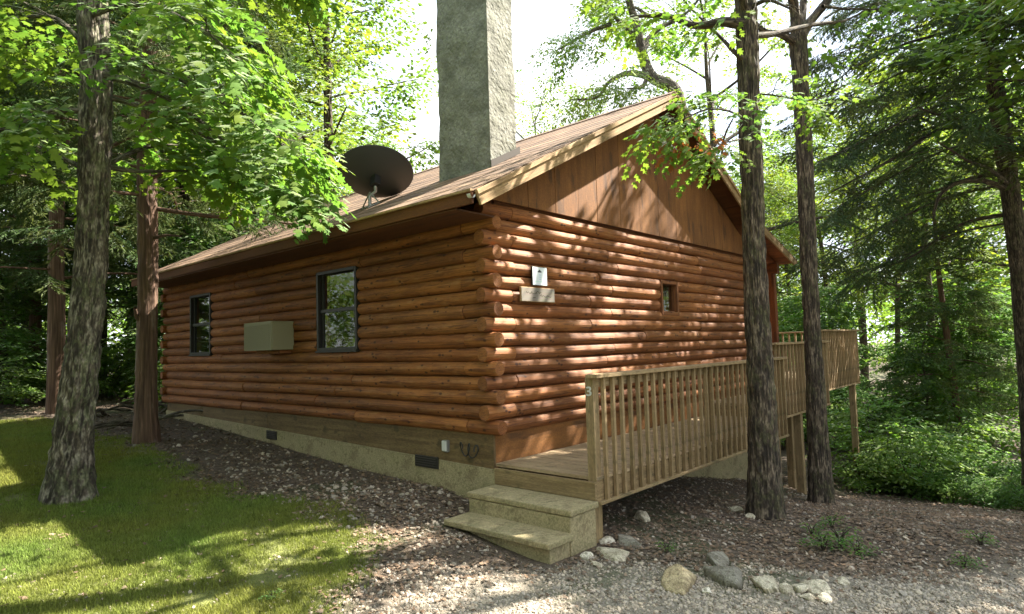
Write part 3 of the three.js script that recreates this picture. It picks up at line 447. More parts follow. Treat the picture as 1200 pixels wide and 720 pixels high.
{ // carved name board
  const s = thing('wooden_sign', 'weathered grey wooden name board with dark faded carving', 'sign', [0.7, 1.79, 0.085]);
  const t = signTexture(256, 80, (x, w, h) => { x.fillStyle = '#7d766c'; x.fillRect(0, 0, w, h); const R = rng(4); for (let k = 0; k < 160; k++) { x.fillStyle = `rgba(${90 + R() * 60},${80 + R() * 60},${70 + R() * 60},0.25)`; x.fillRect(R() * w - 30, R() * h, 40 + R() * 90, 1.5); } x.strokeStyle = '#4a4238'; x.lineCap = 'round'; const squig = (x0, x1, y, a) => { let p = x0; x.lineWidth = 4; x.beginPath(); x.moveTo(p, y); while (p < x1) { const n = p + 5 + R() * 6; x.quadraticCurveTo(p + 2, y + (R() - 0.5) * a * 2, n, y + (R() - 0.5) * a); p = n; } x.stroke(); }; squig(34, 140, 30, 16); squig(140, 224, 44, 14); x.lineWidth = 5; x.beginPath(); x.moveTo(84, 60); x.lineTo(104, 56); x.stroke(); });
  part('plank', shift(uvBox(0.6, 0.165, 0.028, 0.006), 0, 0, 0), M.board[2], s);
  part('face', shift(new THREE.PlaneGeometry(0.585, 0.15), 0, 0, 0.0165), std({ map: t, roughness: 0.85 }), s);
}
{ // twin floodlight under the ridge
  const f = thing('floodlight', 'small white twin floodlight under the gable peak', 'light', [3.9, 4.2, 0.06]);
  part('base_plate', (() => { const g = new THREE.CylinderGeometry(0.055, 0.055, 0.03, 16); g.rotateX(Math.PI / 2); return shift(g, 0, 0.06, 0.015); })(), M.white, f);
  for (const s of [-1, 1]) { const g = new THREE.LatheGeometry([[0.02, -0.06], [0.03, -0.02], [0.055, 0.06], [0.058, 0.075], [0.0001, 0.07]].map(p => new THREE.Vector2(...p)), 16); g.rotateX(2.2); g.rotateZ(s * 0.5); part('lamp_head', shift(g, s * 0.075, -0.02, 0.09), M.white, f); part('arm', sweep([V(s * 0.02, 0.06, 0.03), V(s * 0.06, 0.03, 0.06)], [0.01, 0.01], 8), M.white, f); }
  lit(f);
}
{ // power outlet and loose cable low on the corner
  const o = thing('outlet_box', 'grey weatherproof outlet box low on the skirt board', 'outlet', [-0.02, 0.12, -0.72]);
  part('box', shift(uvBox(0.05, 0.13, 0.08, 0.008), 0, 0, 0), M.steel, o); part('cover', shift(uvBox(0.012, 0.11, 0.07, 0.004), -0.03, 0.004, 0), M.white, o);
  const pts = []; for (let k = 0; k <= 60; k++) { const t = k / 60, a = t * Math.PI * 5; pts.push(V(-0.045 - 0.012 * Math.sin(a * 1.3), 0.12 + 0.07 * Math.sin(a) - 0.02 * t, -0.47 + 0.28 * t + 0.045 * Math.cos(a))); }
  single('cable', sweep(pts, [0.007, 0.007], 6, { step: 0.02 }), M.black, 'loose black cable looped on the skirt board by the corner', 'cable');
}
console.log('fittings done');
// ---------------------------------------------------------------- foliage
function leafInto(P, I, o, d, n, len, wid, fold, lobed) {   // one leaf from o along d with face normal n
  const s = V(0, 0, 0).crossVectors(d, n).normalize(), b = P.length / 3, put = (l, w, h) => P.push(o.x + d.x * l + s.x * w + n.x * h, o.y + d.y * l + s.y * w + n.y * h, o.z + d.z * l + s.z * w + n.z * h);
  if (lobed) {
    const o2 = [[0.0, 0.0], [0.12, 0.3], [0.34, 0.62], [0.42, 0.26], [0.72, 0.5], [0.7, 0.16], [1, 0]];
    put(0.4 * len, 0, 0); const k = o2.length; for (const [l, w] of o2) put(l * len, w * wid, -fold * w * len * 0.5); for (const [l, w] of o2.slice(1, -1).reverse()) put(l * len, -w * wid, -fold * w * len * 0.5);
    const m = k * 2 - 2; for (let i = 0; i < m; i++) I.push(b, b + 1 + i, b + 1 + (i + 1) % m);
  } else {
    put(0, 0, 0); put(0.42 * len, wid / 2, -fold * wid); put(len, 0, -0.12 * len); put(0.42 * len, -wid / 2, -fold * wid);
    I.push(b, b + 1, b + 2, b, b + 2, b + 3);
  }
}
function geoOf(P, I) { const g = new THREE.BufferGeometry(); g.setAttribute('position', new THREE.Float32BufferAttribute(P, 3)); g.setIndex(I); g.computeVertexNormals(); return g; }
function spray(seed, { n = 20, len = 0.6, side = 0.22, leaf = 0.1, wid = 0.06, lobed = false, droop = 0.25, tilt = 0.6 }) {
  const R = rng(seed), P = [], I = [];
  for (let i = 0; i < n; i++) {
    const t = 0.05 + 0.95 * (i + R()) / n, sd = (i % 2 ? 1 : -1), th = 0.4 + R() * 0.9;
    const off = sd * side * R() * (1.15 - t * 0.6), o = V(t * len, -droop * t * t * len + (R() - 0.5) * 0.16 * len, off);
    const d = V(Math.cos(th), -0.15 - R() * 0.5 * droop * 2, sd * Math.sin(th)).normalize();
    const nr = V((R() - 0.5) * tilt * 1.6, 1, (R() - 0.5) * tilt * 2).normalize(); nr.addScaledVector(d, -nr.dot(d)).normalize();
    const k = 0.7 + R() * 0.6; leafInto(P, I, o, d, nr, leaf * k, wid * k, 0.15 + R() * 0.2, lobed);
  }
  return geoOf(P, I);
}
function juniperSpray(seed, len = 0.6) {
  const R = rng(seed), P = [], I = [];
  const tuft = (o, d, l, m) => { for (let k = 0; k < m; k++) { const dd = d.clone().add(V((R() - 0.5) * 1.1, (R() - 0.5) * 0.8, (R() - 0.5) * 1.1)).normalize(), q = o.clone().addScaledVector(d, l * R()), s = V(R() - 0.5, R() - 0.5, R() - 0.5).cross(dd).normalize(), ll = 0.05 + R() * 0.07, w = 0.006 + R() * 0.006, b = P.length / 3; P.push(q.x + s.x * w, q.y + s.y * w, q.z + s.z * w, q.x - s.x * w, q.y - s.y * w, q.z - s.z * w, q.x + dd.x * ll, q.y + dd.y * ll, q.z + dd.z * ll); I.push(b, b + 1, b + 2); } };
  for (let i = 0; i < 9; i++) { const t = 0.1 + 0.1 * i, sd = i % 2 ? 1 : -1, o = V(t * len, -0.18 * t * t * len, 0), d = V(0.75, -0.25 - R() * 0.3, sd * (0.5 + R() * 0.5)).normalize(); tuft(o, d, (0.5 - 0.3 * t) * len, 13); }
  tuft(V(0, 0, 0), V(1, -0.12, 0), len, 26); return geoOf(P, I);
}
const G = {
  broad: [1, 2, 3].map(k => spray(k, { n: 26, len: 0.8, side: 0.32, leaf: 0.13, wid: 0.08 })),
  fine: [4, 5].map(k => spray(k, { n: 32, len: 0.7, side: 0.28, leaf: 0.09, wid: 0.05 })),
  maple: [6, 7, 8].map(k => spray(k, { n: 14, len: 0.5, side: 0.24, leaf: 0.1, wid: 0.1, lobed: true, droop: 0.3, tilt: 0.45 })),
  oak: [9, 10].map(k => spray(k, { n: 16, len: 0.45, side: 0.2, leaf: 0.1, wid: 0.062, lobed: true, droop: 0.45, tilt: 0.9 })),
  juniper: [11, 12].map(k => juniperSpray(k)),
  far: [13].map(k => spray(k, { n: 40, len: 1.5, side: 0.7, leaf: 0.24, wid: 0.15 })),
};
// openings in the canopy through which the sun reaches the yard and the gable wall
const toGround = (p, y) => { const t = (p.y - y) / SUN.y; return [p.x - SUN.x * t, p.z - SUN.z * t]; };
function blocked(p, R) {
  const [x, z] = toGround(p, -0.4), n = fbm(x * 1.3 + 3, z * 1.3, 3, 88) - 0.5;
  if (x < -1.0 && x > -6.5 && z > -2.6 + n * 1.2 && z < 2.0 + n && R() < 0.992) return true;     // lawn before the cabin
  if (x < -2.4 && x > -6 && z <= -2.6 && z > -12 && n > 0.02 && R() < 0.95) return true;
  const t = p.z / SUN.z; if (t > 0) { const wx = p.x - SUN.x * t, wy = p.y - SUN.y * t; if (wx > -0.2 && wx < 7 && wy > -0.1 && wy < 2.8) { const m = fbm(wx * 2.0 + 1, wy * 2.0 + 5, 3, 19), core = Math.abs(wy - (-0.3 + 0.82 * wx)) < 0.42 && wx < 2.1, lim = wy > 1.9 || (wx < 0.9 && wy > 1) ? 0.76 : 0.6; if ((core && R() < 0.97) || (m > lim && R() < 0.93)) return true; } }
  const w = V(-1.7, 3.9, -2.4).sub(p); w.addScaledVector(SUN, -w.dot(SUN)); if (w.length() < 2.1 && p.x > 0 && R() < 0.95) return true;      // bough over the lawn
  return false;
}
const shades = (o, p, dir, R) => { const d = dir.clone().normalize(), s = (o.size ?? 1) * 0.65; return [0, 0.5, 1].some(k => o.skip(p.clone().addScaledVector(d, s * k), R)); };
function sprayMatrix(pos, dir, R, size, flat = 0.5) {      // x axis along dir, y kept roughly up
  const x = dir.clone().normalize(), y = V((R() - 0.5) * flat, 1, (R() - 0.5) * flat); const z = V(0, 0, 0).crossVectors(x, y).normalize(); if (z.lengthSq() < 0.1) z.set(0, 0, 1); const yy = V(0, 0, 0).crossVectors(z, x).normalize(); const s = size * (0.7 + R() * 0.6);
  return new THREE.Matrix4().makeBasis(x.multiplyScalar(s), yy.multiplyScalar(s), z.multiplyScalar(s)).setPosition(pos);
}
function crownMesh(name, geo, mat, mats, R, tint, parent, spread = 0.35) {
  const m = new THREE.InstancedMesh(geo, mat, mats.length); m.name = name; m.userData.kind = 'stuff'; m.castShadow = m.receiveShadow = true; const c = new THREE.Color();
  mats.forEach((q, i) => { m.setMatrixAt(i, q); const k = 1 - spread / 2 + spread * R(), y = R(); c.setRGB(tint[0] * k * (0.85 + 0.45 * y), tint[1] * k, tint[2] * k * (1.1 - 0.3 * y)); m.setColorAt(i, c); });
  parent.add(m); return m;
}
// limbs and twigs round a trunk curve; returns limb curves and spray matrices (world or local, as the curve is)
function grow(R, trunk, o) {
  const limbs = [], twigs = [], mats = [];
  for (let i = 0; i < o.n; i++) {
    const t = lerp(o.t0, o.t1, Math.pow((i + R() * 0.8) / o.n, o.bias ?? 0.9)), p = trunk.getPoint(t), u = (t - o.t0) / (o.t1 - o.t0), az = i * 2.39996 + R() * 0.9 + (o.az ?? 0), L0 = o.len(u) * (0.75 + R() * 0.5), el = o.el(u) + (R() - 0.5) * 0.35;
    const d = V(Math.cos(az) * Math.cos(el), Math.sin(el), Math.sin(az) * Math.cos(el)), pts = [p]; const q = p.clone(), dd = d.clone(), ns = 5;
    for (let k = 0; k < ns; k++) { dd.add(V((R() - 0.5) * 0.35, (o.bend ?? 0) + (R() - 0.5) * 0.25, (R() - 0.5) * 0.35)).normalize(); q.addScaledVector(dd, L0 / ns); pts.push(q.clone()); }
    const c = new THREE.CatmullRomCurve3(pts), before = mats.length, tw = twigs.length;
    const m = Math.round(o.subs * (0.6 + L0 / o.len(0.4) * 0.5));
    for (let k = 0; k < m; k++) {
      const tt = 0.25 + 0.75 * (k + R()) / m, a = c.getPoint(Math.min(1, tt)), tg = c.getTangent(Math.min(1, tt)), sd = k % 2 ? 1 : -1, side = V(0, 0, 0).crossVectors(tg, V(0, 1, 0)).normalize();
      const sdir = tg.clone().multiplyScalar(0.6).addScaledVector(side, sd * (0.4 + R() * 0.8)).add(V(0, (o.subUp ?? 0.1) + (R() - 0.5) * 0.7, 0)).normalize(), sl = L0 * (0.18 + 0.25 * R()) * (1.2 - 0.5 * tt);
      const e = a.clone().addScaledVector(sdir, sl).add(V(0, (o.bend ?? 0) * sl, 0)); const had = mats.length;
      for (let j = 0; j < o.per; j++) { const f = 0.25 + 0.8 * (j + R()) / o.per, pp = a.clone().lerp(e, f).add(V((R() - 0.5) * o.fuzz, (R() - 0.5) * o.fuzz * 0.8, (R() - 0.5) * o.fuzz)); const dir = sdir.clone().add(V((R() - 0.5) * 1.4, -(o.hang ?? 0.25) * R() * 2, (R() - 0.5) * 1.4)); if (o.skip && shades(o, pp, dir, R)) continue; mats.push(sprayMatrix(pp, dir, R, o.size)); }
      if (mats.length > had) twigs.push([a, a.clone().lerp(e, 0.5).add(V(0, 0.06 * sl, 0)), e]);
    }
    if (mats.length > before + m * o.per * 0.25 || !o.skip) limbs.push({ pts, r: Math.max(0.012, L0 * (o.thick ?? 0.013)) }); else { mats.length = before; while (twigs.length > tw) twigs.pop(); }
  }
  return { limbs, twigs, mats };
}
function limbMesh(limbs, twigs, S = 6, stepL = 0.35, twigR = 0.008) {
  const gs = limbs.map(l => sweep(l.pts, [l.r, l.r * 0.7, l.r * 0.3], S, { step: stepL })); for (const t of twigs) gs.push(sweep(t, [twigR, twigR * 0.4], 3, { step: 5 })); return mergeGeometries(gs);
}
function treeProto(name, seed, o) {                        // a whole tree at the origin
  const R = rng(seed), g = new THREE.Group(); g.name = name;
  const H = o.h, lean = V((R() - 0.5) * H * 0.12, 0, (R() - 0.5) * H * 0.12), pts = [V(0, -0.4, 0)]; for (let k = 1; k <= 6; k++) pts.push(V(lean.x * (k / 6) + (R() - 0.5) * 0.22, H * k / 6, lean.z * (k / 6) + (R() - 0.5) * 0.22));
  const trunk = new THREE.CatmullRomCurve3(pts), r = grow(R, trunk, o);
  part('trunk', sweep(pts, [o.r, o.r * 0.85, o.r * 0.7, o.r * 0.5, 0.02], 12, { step: 0.25, relief: o.r * 0.08, seed, flare: 0.35 }), o.bark, g);
  part('branches', limbMesh(r.limbs, o.twigs === false ? [] : r.twigs, 5, 0.5), o.bark, g);
  crownMesh('crown', o.geo, o.mat, r.mats, R, o.tint ?? [1, 1, 1], g); return g;
}
function plant(proto, x, z, scale, turn, label, category, group, name, sink = 0) { const c = proto.clone(); c.name = numbered(name); c.position.set(x, ground0(x, z) - sink, z); c.rotation.y = turn; c.scale.set(scale, scale * (0.94 + 0.12 * hash(Math.round(x * 10), Math.round(z * 10))), scale); c.userData = { label, category, group }; scene.add(c); return c; }

// ---------------------------------------------------------------- the trees that stand by the cabin
const nearSpecs = [];
function nearTree({ name, label, trunk, radii, bark, relief, seed, flare, S = 64, extra = [], crown }) {
  const base = trunk[0].clone(), g = thing(name, label, 'tree', [base.x, base.y, base.z]); const loc = p => p.clone().sub(base), R = rng(seed);
  part('trunk', sweep(trunk.map(loc), radii, S, { step: 0.035, relief, seed, flare }), bark, g);
  for (const l of extra) part('limb', sweep(l.pts.map(loc), l.radii, l.S ?? 12, { step: 0.08, relief: l.radii[0] * 0.15, seed: seed + 3 }), bark, g);
  if (crown) for (const c of [].concat(crown)) {
    const all = { limbs: [], twigs: [], mats: [] };
    for (const f of [].concat(c.build)) { const r = f(R); all.limbs.push(...r.limbs); all.twigs.push(...r.twigs); all.mats.push(...r.mats); }
    if (all.limbs.length || all.twigs.length) { const lm = limbMesh(all.limbs, all.twigs, 7, 0.15, 0.007); lm.translate(-base.x, -base.y, -base.z); part('branches', lm, bark, g); }
    const off = new THREE.Matrix4().makeTranslation(-base.x, -base.y, -base.z); const gs = [].concat(c.geo); gs.forEach((geo, k) => { const sub = all.mats.filter((_, i) => i % gs.length === k).map(m => off.clone().multiply(m)); crownMesh('crown', geo, c.mat, sub, R, c.tint ?? [1, 1, 1], g, c.spread); });
  }
  lit(g); return g;
}
// sprays along a given bough
function bough(R, pts, o) {
  const c = new THREE.CatmullRomCurve3(pts), limbs = o.bare ? [] : [{ pts, r: o.r ?? 0.03 }], twigs = [], mats = [], L0 = c.getLength();
  for (let k = 0; k < o.n; k++) { const t = lerp(o.t0 ?? 0.15, 1, (k + R()) / o.n), a = c.getPoint(t), tg = c.getTangent(t), side = V(0, 0, 0).crossVectors(tg, V(0, 1, 0)).normalize(), sd = k % 2 ? 1 : -1, sdir = tg.clone().multiplyScalar(0.5).addScaledVector(side, sd * (0.3 + R() * 0.9)).add(V(0, (R() - 0.55) * 0.8, 0)).normalize(), e = a.clone().addScaledVector(sdir, o.reach * (0.4 + R() * 0.8) * (1.15 - 0.5 * t)); twigs.push([a, a.clone().lerp(e, 0.5).add(V(0, 0.04, 0)), e]);
    for (let j = 0; j < o.per; j++) { const p = a.clone().lerp(e, 0.2 + 0.85 * (j + R()) / o.per).add(V((R() - 0.5) * o.fuzz, (R() - 0.5) * o.fuzz, (R() - 0.5) * o.fuzz)); const dir = sdir.clone().add(V((R() - 0.5) * 1.2, -0.3 * R(), (R() - 0.5) * 1.2)); if (o.skip && shades(o, p, dir, R)) continue; mats.push(sprayMatrix(p, dir, R, o.size ?? 1)); } }
  return { limbs, twigs, mats };
}
const P1 = onGround(78, 585), d1 = depthOf(P1), P2 = onGround(898, 606), d2 = depthOf(P2), P3 = onGround(963, 590), d3 = depthOf(P3), PB = onGround(172, 518), dB = depthOf(PB);
console.log('tree depths', d1, d2, d3, dB, P1.toArray(), P2.toArray(), P3.toArray(), PB.toArray());
const sink = (p, k = 0.12) => p.clone().add(V(0, -k, 0));
{ // big grey-barked tree on the lawn
  const k = d1 / FOC, A = (x, y, dd = 0) => at(x, y, d1 + dd), tr = [sink(P1), A(84, 520), A(96, 420), A(105, 330), A(110, 200), A(112, 90), A(108, 0), A(104, -180), A(112, -420), A(104, -640)];
  const opt = { n: 24, per: 3, reach: 0.65, fuzz: 0.3, size: 0.9, r: 0.03 };
  nearTree({ name: 'maple_tree', label: 'large grey-barked tree leaning on the lawn, trunk base flared', trunk: tr, radii: [22 * k, 18.5 * k, 16.5 * k, 15.5 * k, 15 * k, 15 * k, 14 * k, 13 * k, 10 * k, 4 * k], bark: M.barkGrey, relief: 0.035, seed: 21, flare: 0.45, S: 110,
    extra: [{ pts: [A(110, 85), A(150, 95, -0.1), A(205, 120, -0.4), A(262, 165, -0.7)], radii: [0.05, 0.03, 0.015] }, { pts: [A(108, 190), A(150, 200, 0.2), A(220, 200, 0.6)], radii: [0.04, 0.02, 0.01] }],
    crown: [{ geo: G.maple, mat: L.maple, spread: 0.4, build: [
      R => bough(R, [A(112, 60), A(170, 75, -0.2), A(240, 110, -0.5), A(310, 150, -0.7), A(335, 175, -0.8)], { ...opt, n: 30 }), R => bough(R, [A(112, 110), A(180, 130, 0.3), A(250, 165, 0.5), A(320, 200, 0.6), A(360, 228, 0.6)], { ...opt, n: 30, reach: 0.5 }),
      R => bough(R, [A(100, 20), A(160, 5, -0.6), A(230, 30, -0.9), A(280, 70, -1)], { ...opt, n: 26 }), R => bough(R, [A(106, 130), A(60, 130, -0.3), A(10, 150, -0.6), A(-50, 160, -0.8)], { ...opt, n: 18 }),
      R => bough(R, [A(106, 60), A(60, 20, 0.3), A(0, 30, 0.6), A(-60, 60, 0.8)], { ...opt, n: 20 }), R => bough(R, [A(108, 200), A(190, 170, 0.9), A(250, 185, 1.3), A(290, 222, 1.6)], { ...opt, n: 26 }),
      R => bough(R, [A(108, 10), A(200, -60, 0.3), A(300, -70, 0.8), A(360, -30, 1)], { ...opt, n: 22 }), R => bough(R, [A(104, 200), A(60, 180, 0.4), A(20, 160, 0.6), A(-30, 165, 0.6)], { ...opt, n: 12 }),
      R => grow(R, new THREE.CatmullRomCurve3(tr), { n: 14, t0: 0.66, t1: 0.98, len: u => 3.2 - 1.6 * u, el: u => 0.25 + 0.5 * u, bend: 0.03, subs: 7, per: 3, fuzz: 0.5, size: 1.1, skip: blocked })] }] });
}
{ // reddish trunk near the far corner of the cabin, with a broken stub
  const k = dB / FOC, A = (x, y, dd = 0) => at(x, y, dB + dd), tr = [sink(PB), A(171, 470), A(172, 400), A(173, 300), A(172, 200), A(176, 60), A(180, -120), A(178, -260)];
  nearTree({ name: 'cedar_tree', label: 'reddish stringy-barked cedar trunk by the far corner of the cabin', trunk: tr, radii: [13 * k, 11 * k, 10.5 * k, 10 * k, 9 * k, 7 * k, 3 * k], bark: M.barkRed, relief: 0.02, seed: 31, flare: 0.3, S: 56,
    extra: [{ pts: [A(168, 378), A(160, 370, -0.15), A(158, 362, -0.25)], radii: [0.06, 0.035, 0.02] }, { pts: [A(176, 280), A(195, 276, -0.2), A(212, 277, -0.4)], radii: [0.03, 0.018, 0.01] }],
    crown: { geo: G.juniper, mat: L.juniper, tint: [1.3, 1.3, 1.2], build: R => grow(R, new THREE.CatmullRomCurve3(tr), { n: 34, t0: 0.5, t1: 0.98, len: u => 2.6 - 1.9 * u, el: u => 0.1, bend: -0.04, subs: 8, per: 5, fuzz: 0.25, size: 0.9 }) } });
}
{ // nearer trunk by the railing
  const k = d2 / FOC, A = (x, y, dd = 0) => at(x, y, d2 + dd), tr = [sink(P2), A(895, 520), A(889, 400), A(884, 300), A(880, 180), A(876, 60), A(873, -60), A(868, -260), A(872, -460), A(866, -640)];
  nearTree({ name: 'oak_tree', label: 'dark-barked oak trunk growing beside the deck railing', trunk: tr, radii: [20 * k, 16.5 * k, 13.5 * k, 12 * k, 12 * k, 11.5 * k, 11 * k, 9 * k, 6 * k, 3 * k], bark: M.barkDark, relief: 0.024, seed: 41, flare: 0.3, S: 96,
    extra: [{ pts: [A(878, 30), A(850, 26, -0.1), A(815, 30, 0.2), A(780, 18, 0.5), A(740, 20, 0.7)], radii: [0.06, 0.045, 0.03, 0.015] }, { pts: [A(878, 75), A(860, 60, -0.1), A(845, 44, 0.1), A(820, 20, 0.4)], radii: [0.03, 0.02, 0.01] }],
    crown: [{ geo: G.oak, mat: L.maple, build: [
      R => bough(R, [A(884, 150), A(860, 132, -0.3), A(830, 128, -0.5), A(800, 140, -0.6), A(775, 150, -0.65)], { n: 13, per: 3, reach: 0.36, fuzz: 0.14, size: 0.75, r: 0.014 }), R => bough(R, [A(884, 160), A(860, 165, -0.3), A(836, 172, -0.5), A(815, 186, -0.6)], { n: 7, per: 3, reach: 0.25, fuzz: 0.12, size: 0.7, r: 0.01 }),
      R => bough(R, [A(884, 110), A(910, 112, -0.2), A(945, 118, -0.3), A(975, 112, -0.2)], { n: 8, per: 2, reach: 0.35, fuzz: 0.16, size: 0.75, r: 0.012 }), R => bough(R, [A(876, 30), A(850, 26, -0.1), A(815, 30, 0.2), A(780, 18, 0.5), A(740, 20, 0.7)], { bare: true, n: 16, per: 2, reach: 0.6, fuzz: 0.25, size: 0.8 }),
      R => bough(R, [A(876, 10), A(900, 0, -0.3), A(925, 10, -0.5)], { n: 8, per: 3, reach: 0.5, fuzz: 0.2, size: 0.9, skip: blocked }),
      R => grow(R, new THREE.CatmullRomCurve3(tr), { n: 18, t0: 0.56, t1: 0.98, len: u => 3.4 - 1.6 * u, el: u => 0.3 + 0.5 * u, bend: 0.04, subs: 7, per: 3, fuzz: 0.5, size: 1.2, skip: blocked })] },
      { geo: G.oak[0], mat: L.maple, tint: [1.9, 0.42, 0.9], spread: 0.3, build: R => bough(R, [A(838, 150, -0.5), A(815, 150, -0.62), A(797, 158, -0.68)], { bare: true, n: 4, per: 2, reach: 0.16, fuzz: 0.1, size: 0.55 }) }] });
}
{ // farther trunk, forked high up
  const k = d3 / FOC, A = (x, y, dd = 0) => at(x, y, d3 + dd), tr = [sink(P3), A(959, 520), A(953, 400), A(948, 300), A(943, 180), A(938, 90), A(935, 42)];
  nearTree({ name: 'oak_tree', label: 'slim dark oak forking high up, behind the railing oak', trunk: tr, radii: [13 * k, 11 * k, 9 * k, 8.5 * k, 8.5 * k, 8.5 * k, 9.5 * k], bark: M.barkDark, relief: 0.018, seed: 51, flare: 0.3, S: 72,
    extra: [{ pts: [A(935, 48), A(950, 25, 0.1), A(975, -8, 0.3), A(1000, -80, 0.6), A(1015, -240, 1)], radii: [0.075, 0.06, 0.05, 0.04, 0.02] }, { pts: [A(935, 45), A(932, 15), A(926, -20, -0.2), A(915, -140, -0.5), A(900, -320, -0.8)], radii: [0.085, 0.065, 0.055, 0.04, 0.015] }, { pts: [A(934, 50), A(915, 40, -0.2), A(895, 36, -0.3), A(870, 5, -0.2), A(845, -60, 0.1)], radii: [0.065, 0.045, 0.035, 0.025, 0.012] }, { pts: [A(936, 45), A(941, 10, 0.3), A(946, -60, 0.7), A(950, -240, 1.2)], radii: [0.07, 0.05, 0.04, 0.015] }],
    crown: { geo: G.oak, mat: L.maple, build: [
      R => bough(R, [A(915, 40, -0.2), A(895, 36, -0.3), A(870, 5, -0.2), A(845, -60, 0.1)], { bare: true, n: 12, per: 4, reach: 0.7, fuzz: 0.3, size: 1, skip: blocked }),
      R => grow(R, new THREE.CatmullRomCurve3([A(950, 25), A(975, -8), A(1000, -80, 0.6), A(1015, -240, 1), A(1020, -420, 1.2)]), { n: 12, t0: 0.1, t1: 0.98, len: u => 2.4 - 0.8 * u, el: u => 0.3, bend: 0.02, subs: 6, per: 3, fuzz: 0.5, size: 1.2, skip: blocked }),
      R => grow(R, new THREE.CatmullRomCurve3([A(926, -20, -0.2), A(915, -140, -0.5), A(900, -320, -0.8), A(890, -460, -1)]), { n: 10, t0: 0.2, t1: 0.98, len: u => 2.4 - 0.8 * u, el: u => 0.3, bend: 0.02, subs: 6, per: 3, fuzz: 0.5, size: 1.2, skip: blocked })] } });
}
{ // dark cedar at the right
  const dC = 11.5, A = (x, y, dd = 0) => at(x, y, dC + dd), b = at(1213, 560, dC); b.y = ground(b.x, b.z);
  const tr = [sink(b), A(1206, 430), A(1196, 320), A(1186, 240), A(1174, 150), A(1160, 50), A(1146, -60), A(1136, -220), A(1130, -420)];
  nearTree({ name: 'cedar_tree', label: 'dark feathery cedar with long sweeping branches at the wood edge', trunk: tr, radii: [0.2, 0.17, 0.16, 0.15, 0.14, 0.13, 0.11, 0.08, 0.03], bark: M.barkDark, relief: 0.012, seed: 61, flare: 0.3, S: 48,
    extra: [{ pts: [A(1184, 222), A(1150, 212, -0.3), A(1118, 216, -0.6), A(1100, 232, -0.8), A(1094, 256, -0.9)], radii: [0.05, 0.04, 0.03, 0.015] }, { pts: [A(1176, 160), A(1110, 150, -0.5), A(1040, 190, -1), A(975, 225, -1.4)], radii: [0.05, 0.035, 0.025, 0.01] }, { pts: [A(1188, 250), A(1130, 262, 0.4), A(1060, 305, 0.7), A(1000, 320, 1)], radii: [0.04, 0.03, 0.02, 0.01] }],
    crown: { geo: G.juniper, mat: L.juniper, build: [
      R => grow(R, new THREE.CatmullRomCurve3(tr), { n: 28, t0: 0.36, t1: 0.97, len: u => 3.6 - 2.3 * u, el: u => 0.12, bend: -0.035, subs: 9, per: 3, fuzz: 0.22, size: 0.95, hang: 0.35, skip: blocked }),
      ...[[1150, 20, 960, 70, 0.2], [1160, 60, 955, 130, -0.6], [1168, 110, 962, 190, -1], [1176, 160, 968, 250, -1.2], [1184, 215, 960, 305, 0.6], [1190, 260, 1000, 325, 1], [1150, -10, 985, 10, 0.8], [1164, 90, 1010, 120, 1.2]].map(([x0, y0, x1, y1, dd]) => R => bough(R, [A(x0, y0), A(lerp(x0, x1, 0.35), lerp(y0, y1, 0.2), dd * 0.4), A(lerp(x0, x1, 0.7), lerp(y0, y1, 0.62), dd * 0.8), A(x1, y1, dd)], { n: 25, per: 3, reach: 0.65, fuzz: 0.2, size: 0.85, r: 0.022, skip: blocked }))] } });
}
{ // old oak behind the cabin whose crooked limbs show above the ridge
  const dO = 19.5, A = (x, y, dd = 0) => at(x, y, dO + dd), b = at(812, 500, dO); b.y = ground(b.x, b.z); const tr = [sink(b), A(808, 300), A(800, 160), A(790, 105), A(764, 90), A(754, 66), A(746, 30), A(734, -10), A(716, -90)];
  const bs = [[A(760, 89), A(735, 86, -0.3), A(712, 98, -0.6), A(700, 114, -0.8), A(668, 117, -1)], [A(752, 60), A(770, 35, 0.4), A(795, 22, 0.6), A(815, 4, 0.8), A(832, -30, 1)], [A(748, 45), A(725, 25, 0.3), A(712, 8, 0.5), A(690, -20, 0.8)], [A(758, 92), A(752, 102, -0.4), A(735, 104, -0.8)], [A(790, 22, 0.6), A(760, 18, 0.9), A(742, 8, 1.1), A(722, 14, 1.4)], [A(716, 28, 0.3), A(690, 38, 0.2), A(655, 58, 0)]];
  nearTree({ name: 'oak_tree', label: 'open oak with crooked limbs showing above the cabin ridge', trunk: tr, radii: [0.3, 0.26, 0.22, 0.19, 0.17, 0.15, 0.12, 0.09, 0.03], bark: M.barkGrey, relief: 0.012, seed: 71, flare: 0.3, S: 32, extra: bs.map((pts, i) => ({ pts, radii: [i < 2 ? 0.12 : 0.07, 0.05, 0.02] })),
    crown: { geo: G.fine, mat: L.broad, tint: [1.15, 1.1, 0.9], build: [...bs.map((pts, i) => R => bough(R, pts, { bare: true, n: 22, per: 3, reach: 1.5, fuzz: 0.7, size: 1.1 })), R => bough(R, [A(746, 30), A(734, -10), A(716, -90)], { bare: true, n: 26, per: 4, reach: 2.6, fuzz: 1, size: 1.2 })] } });
}
console.log('near trees done');

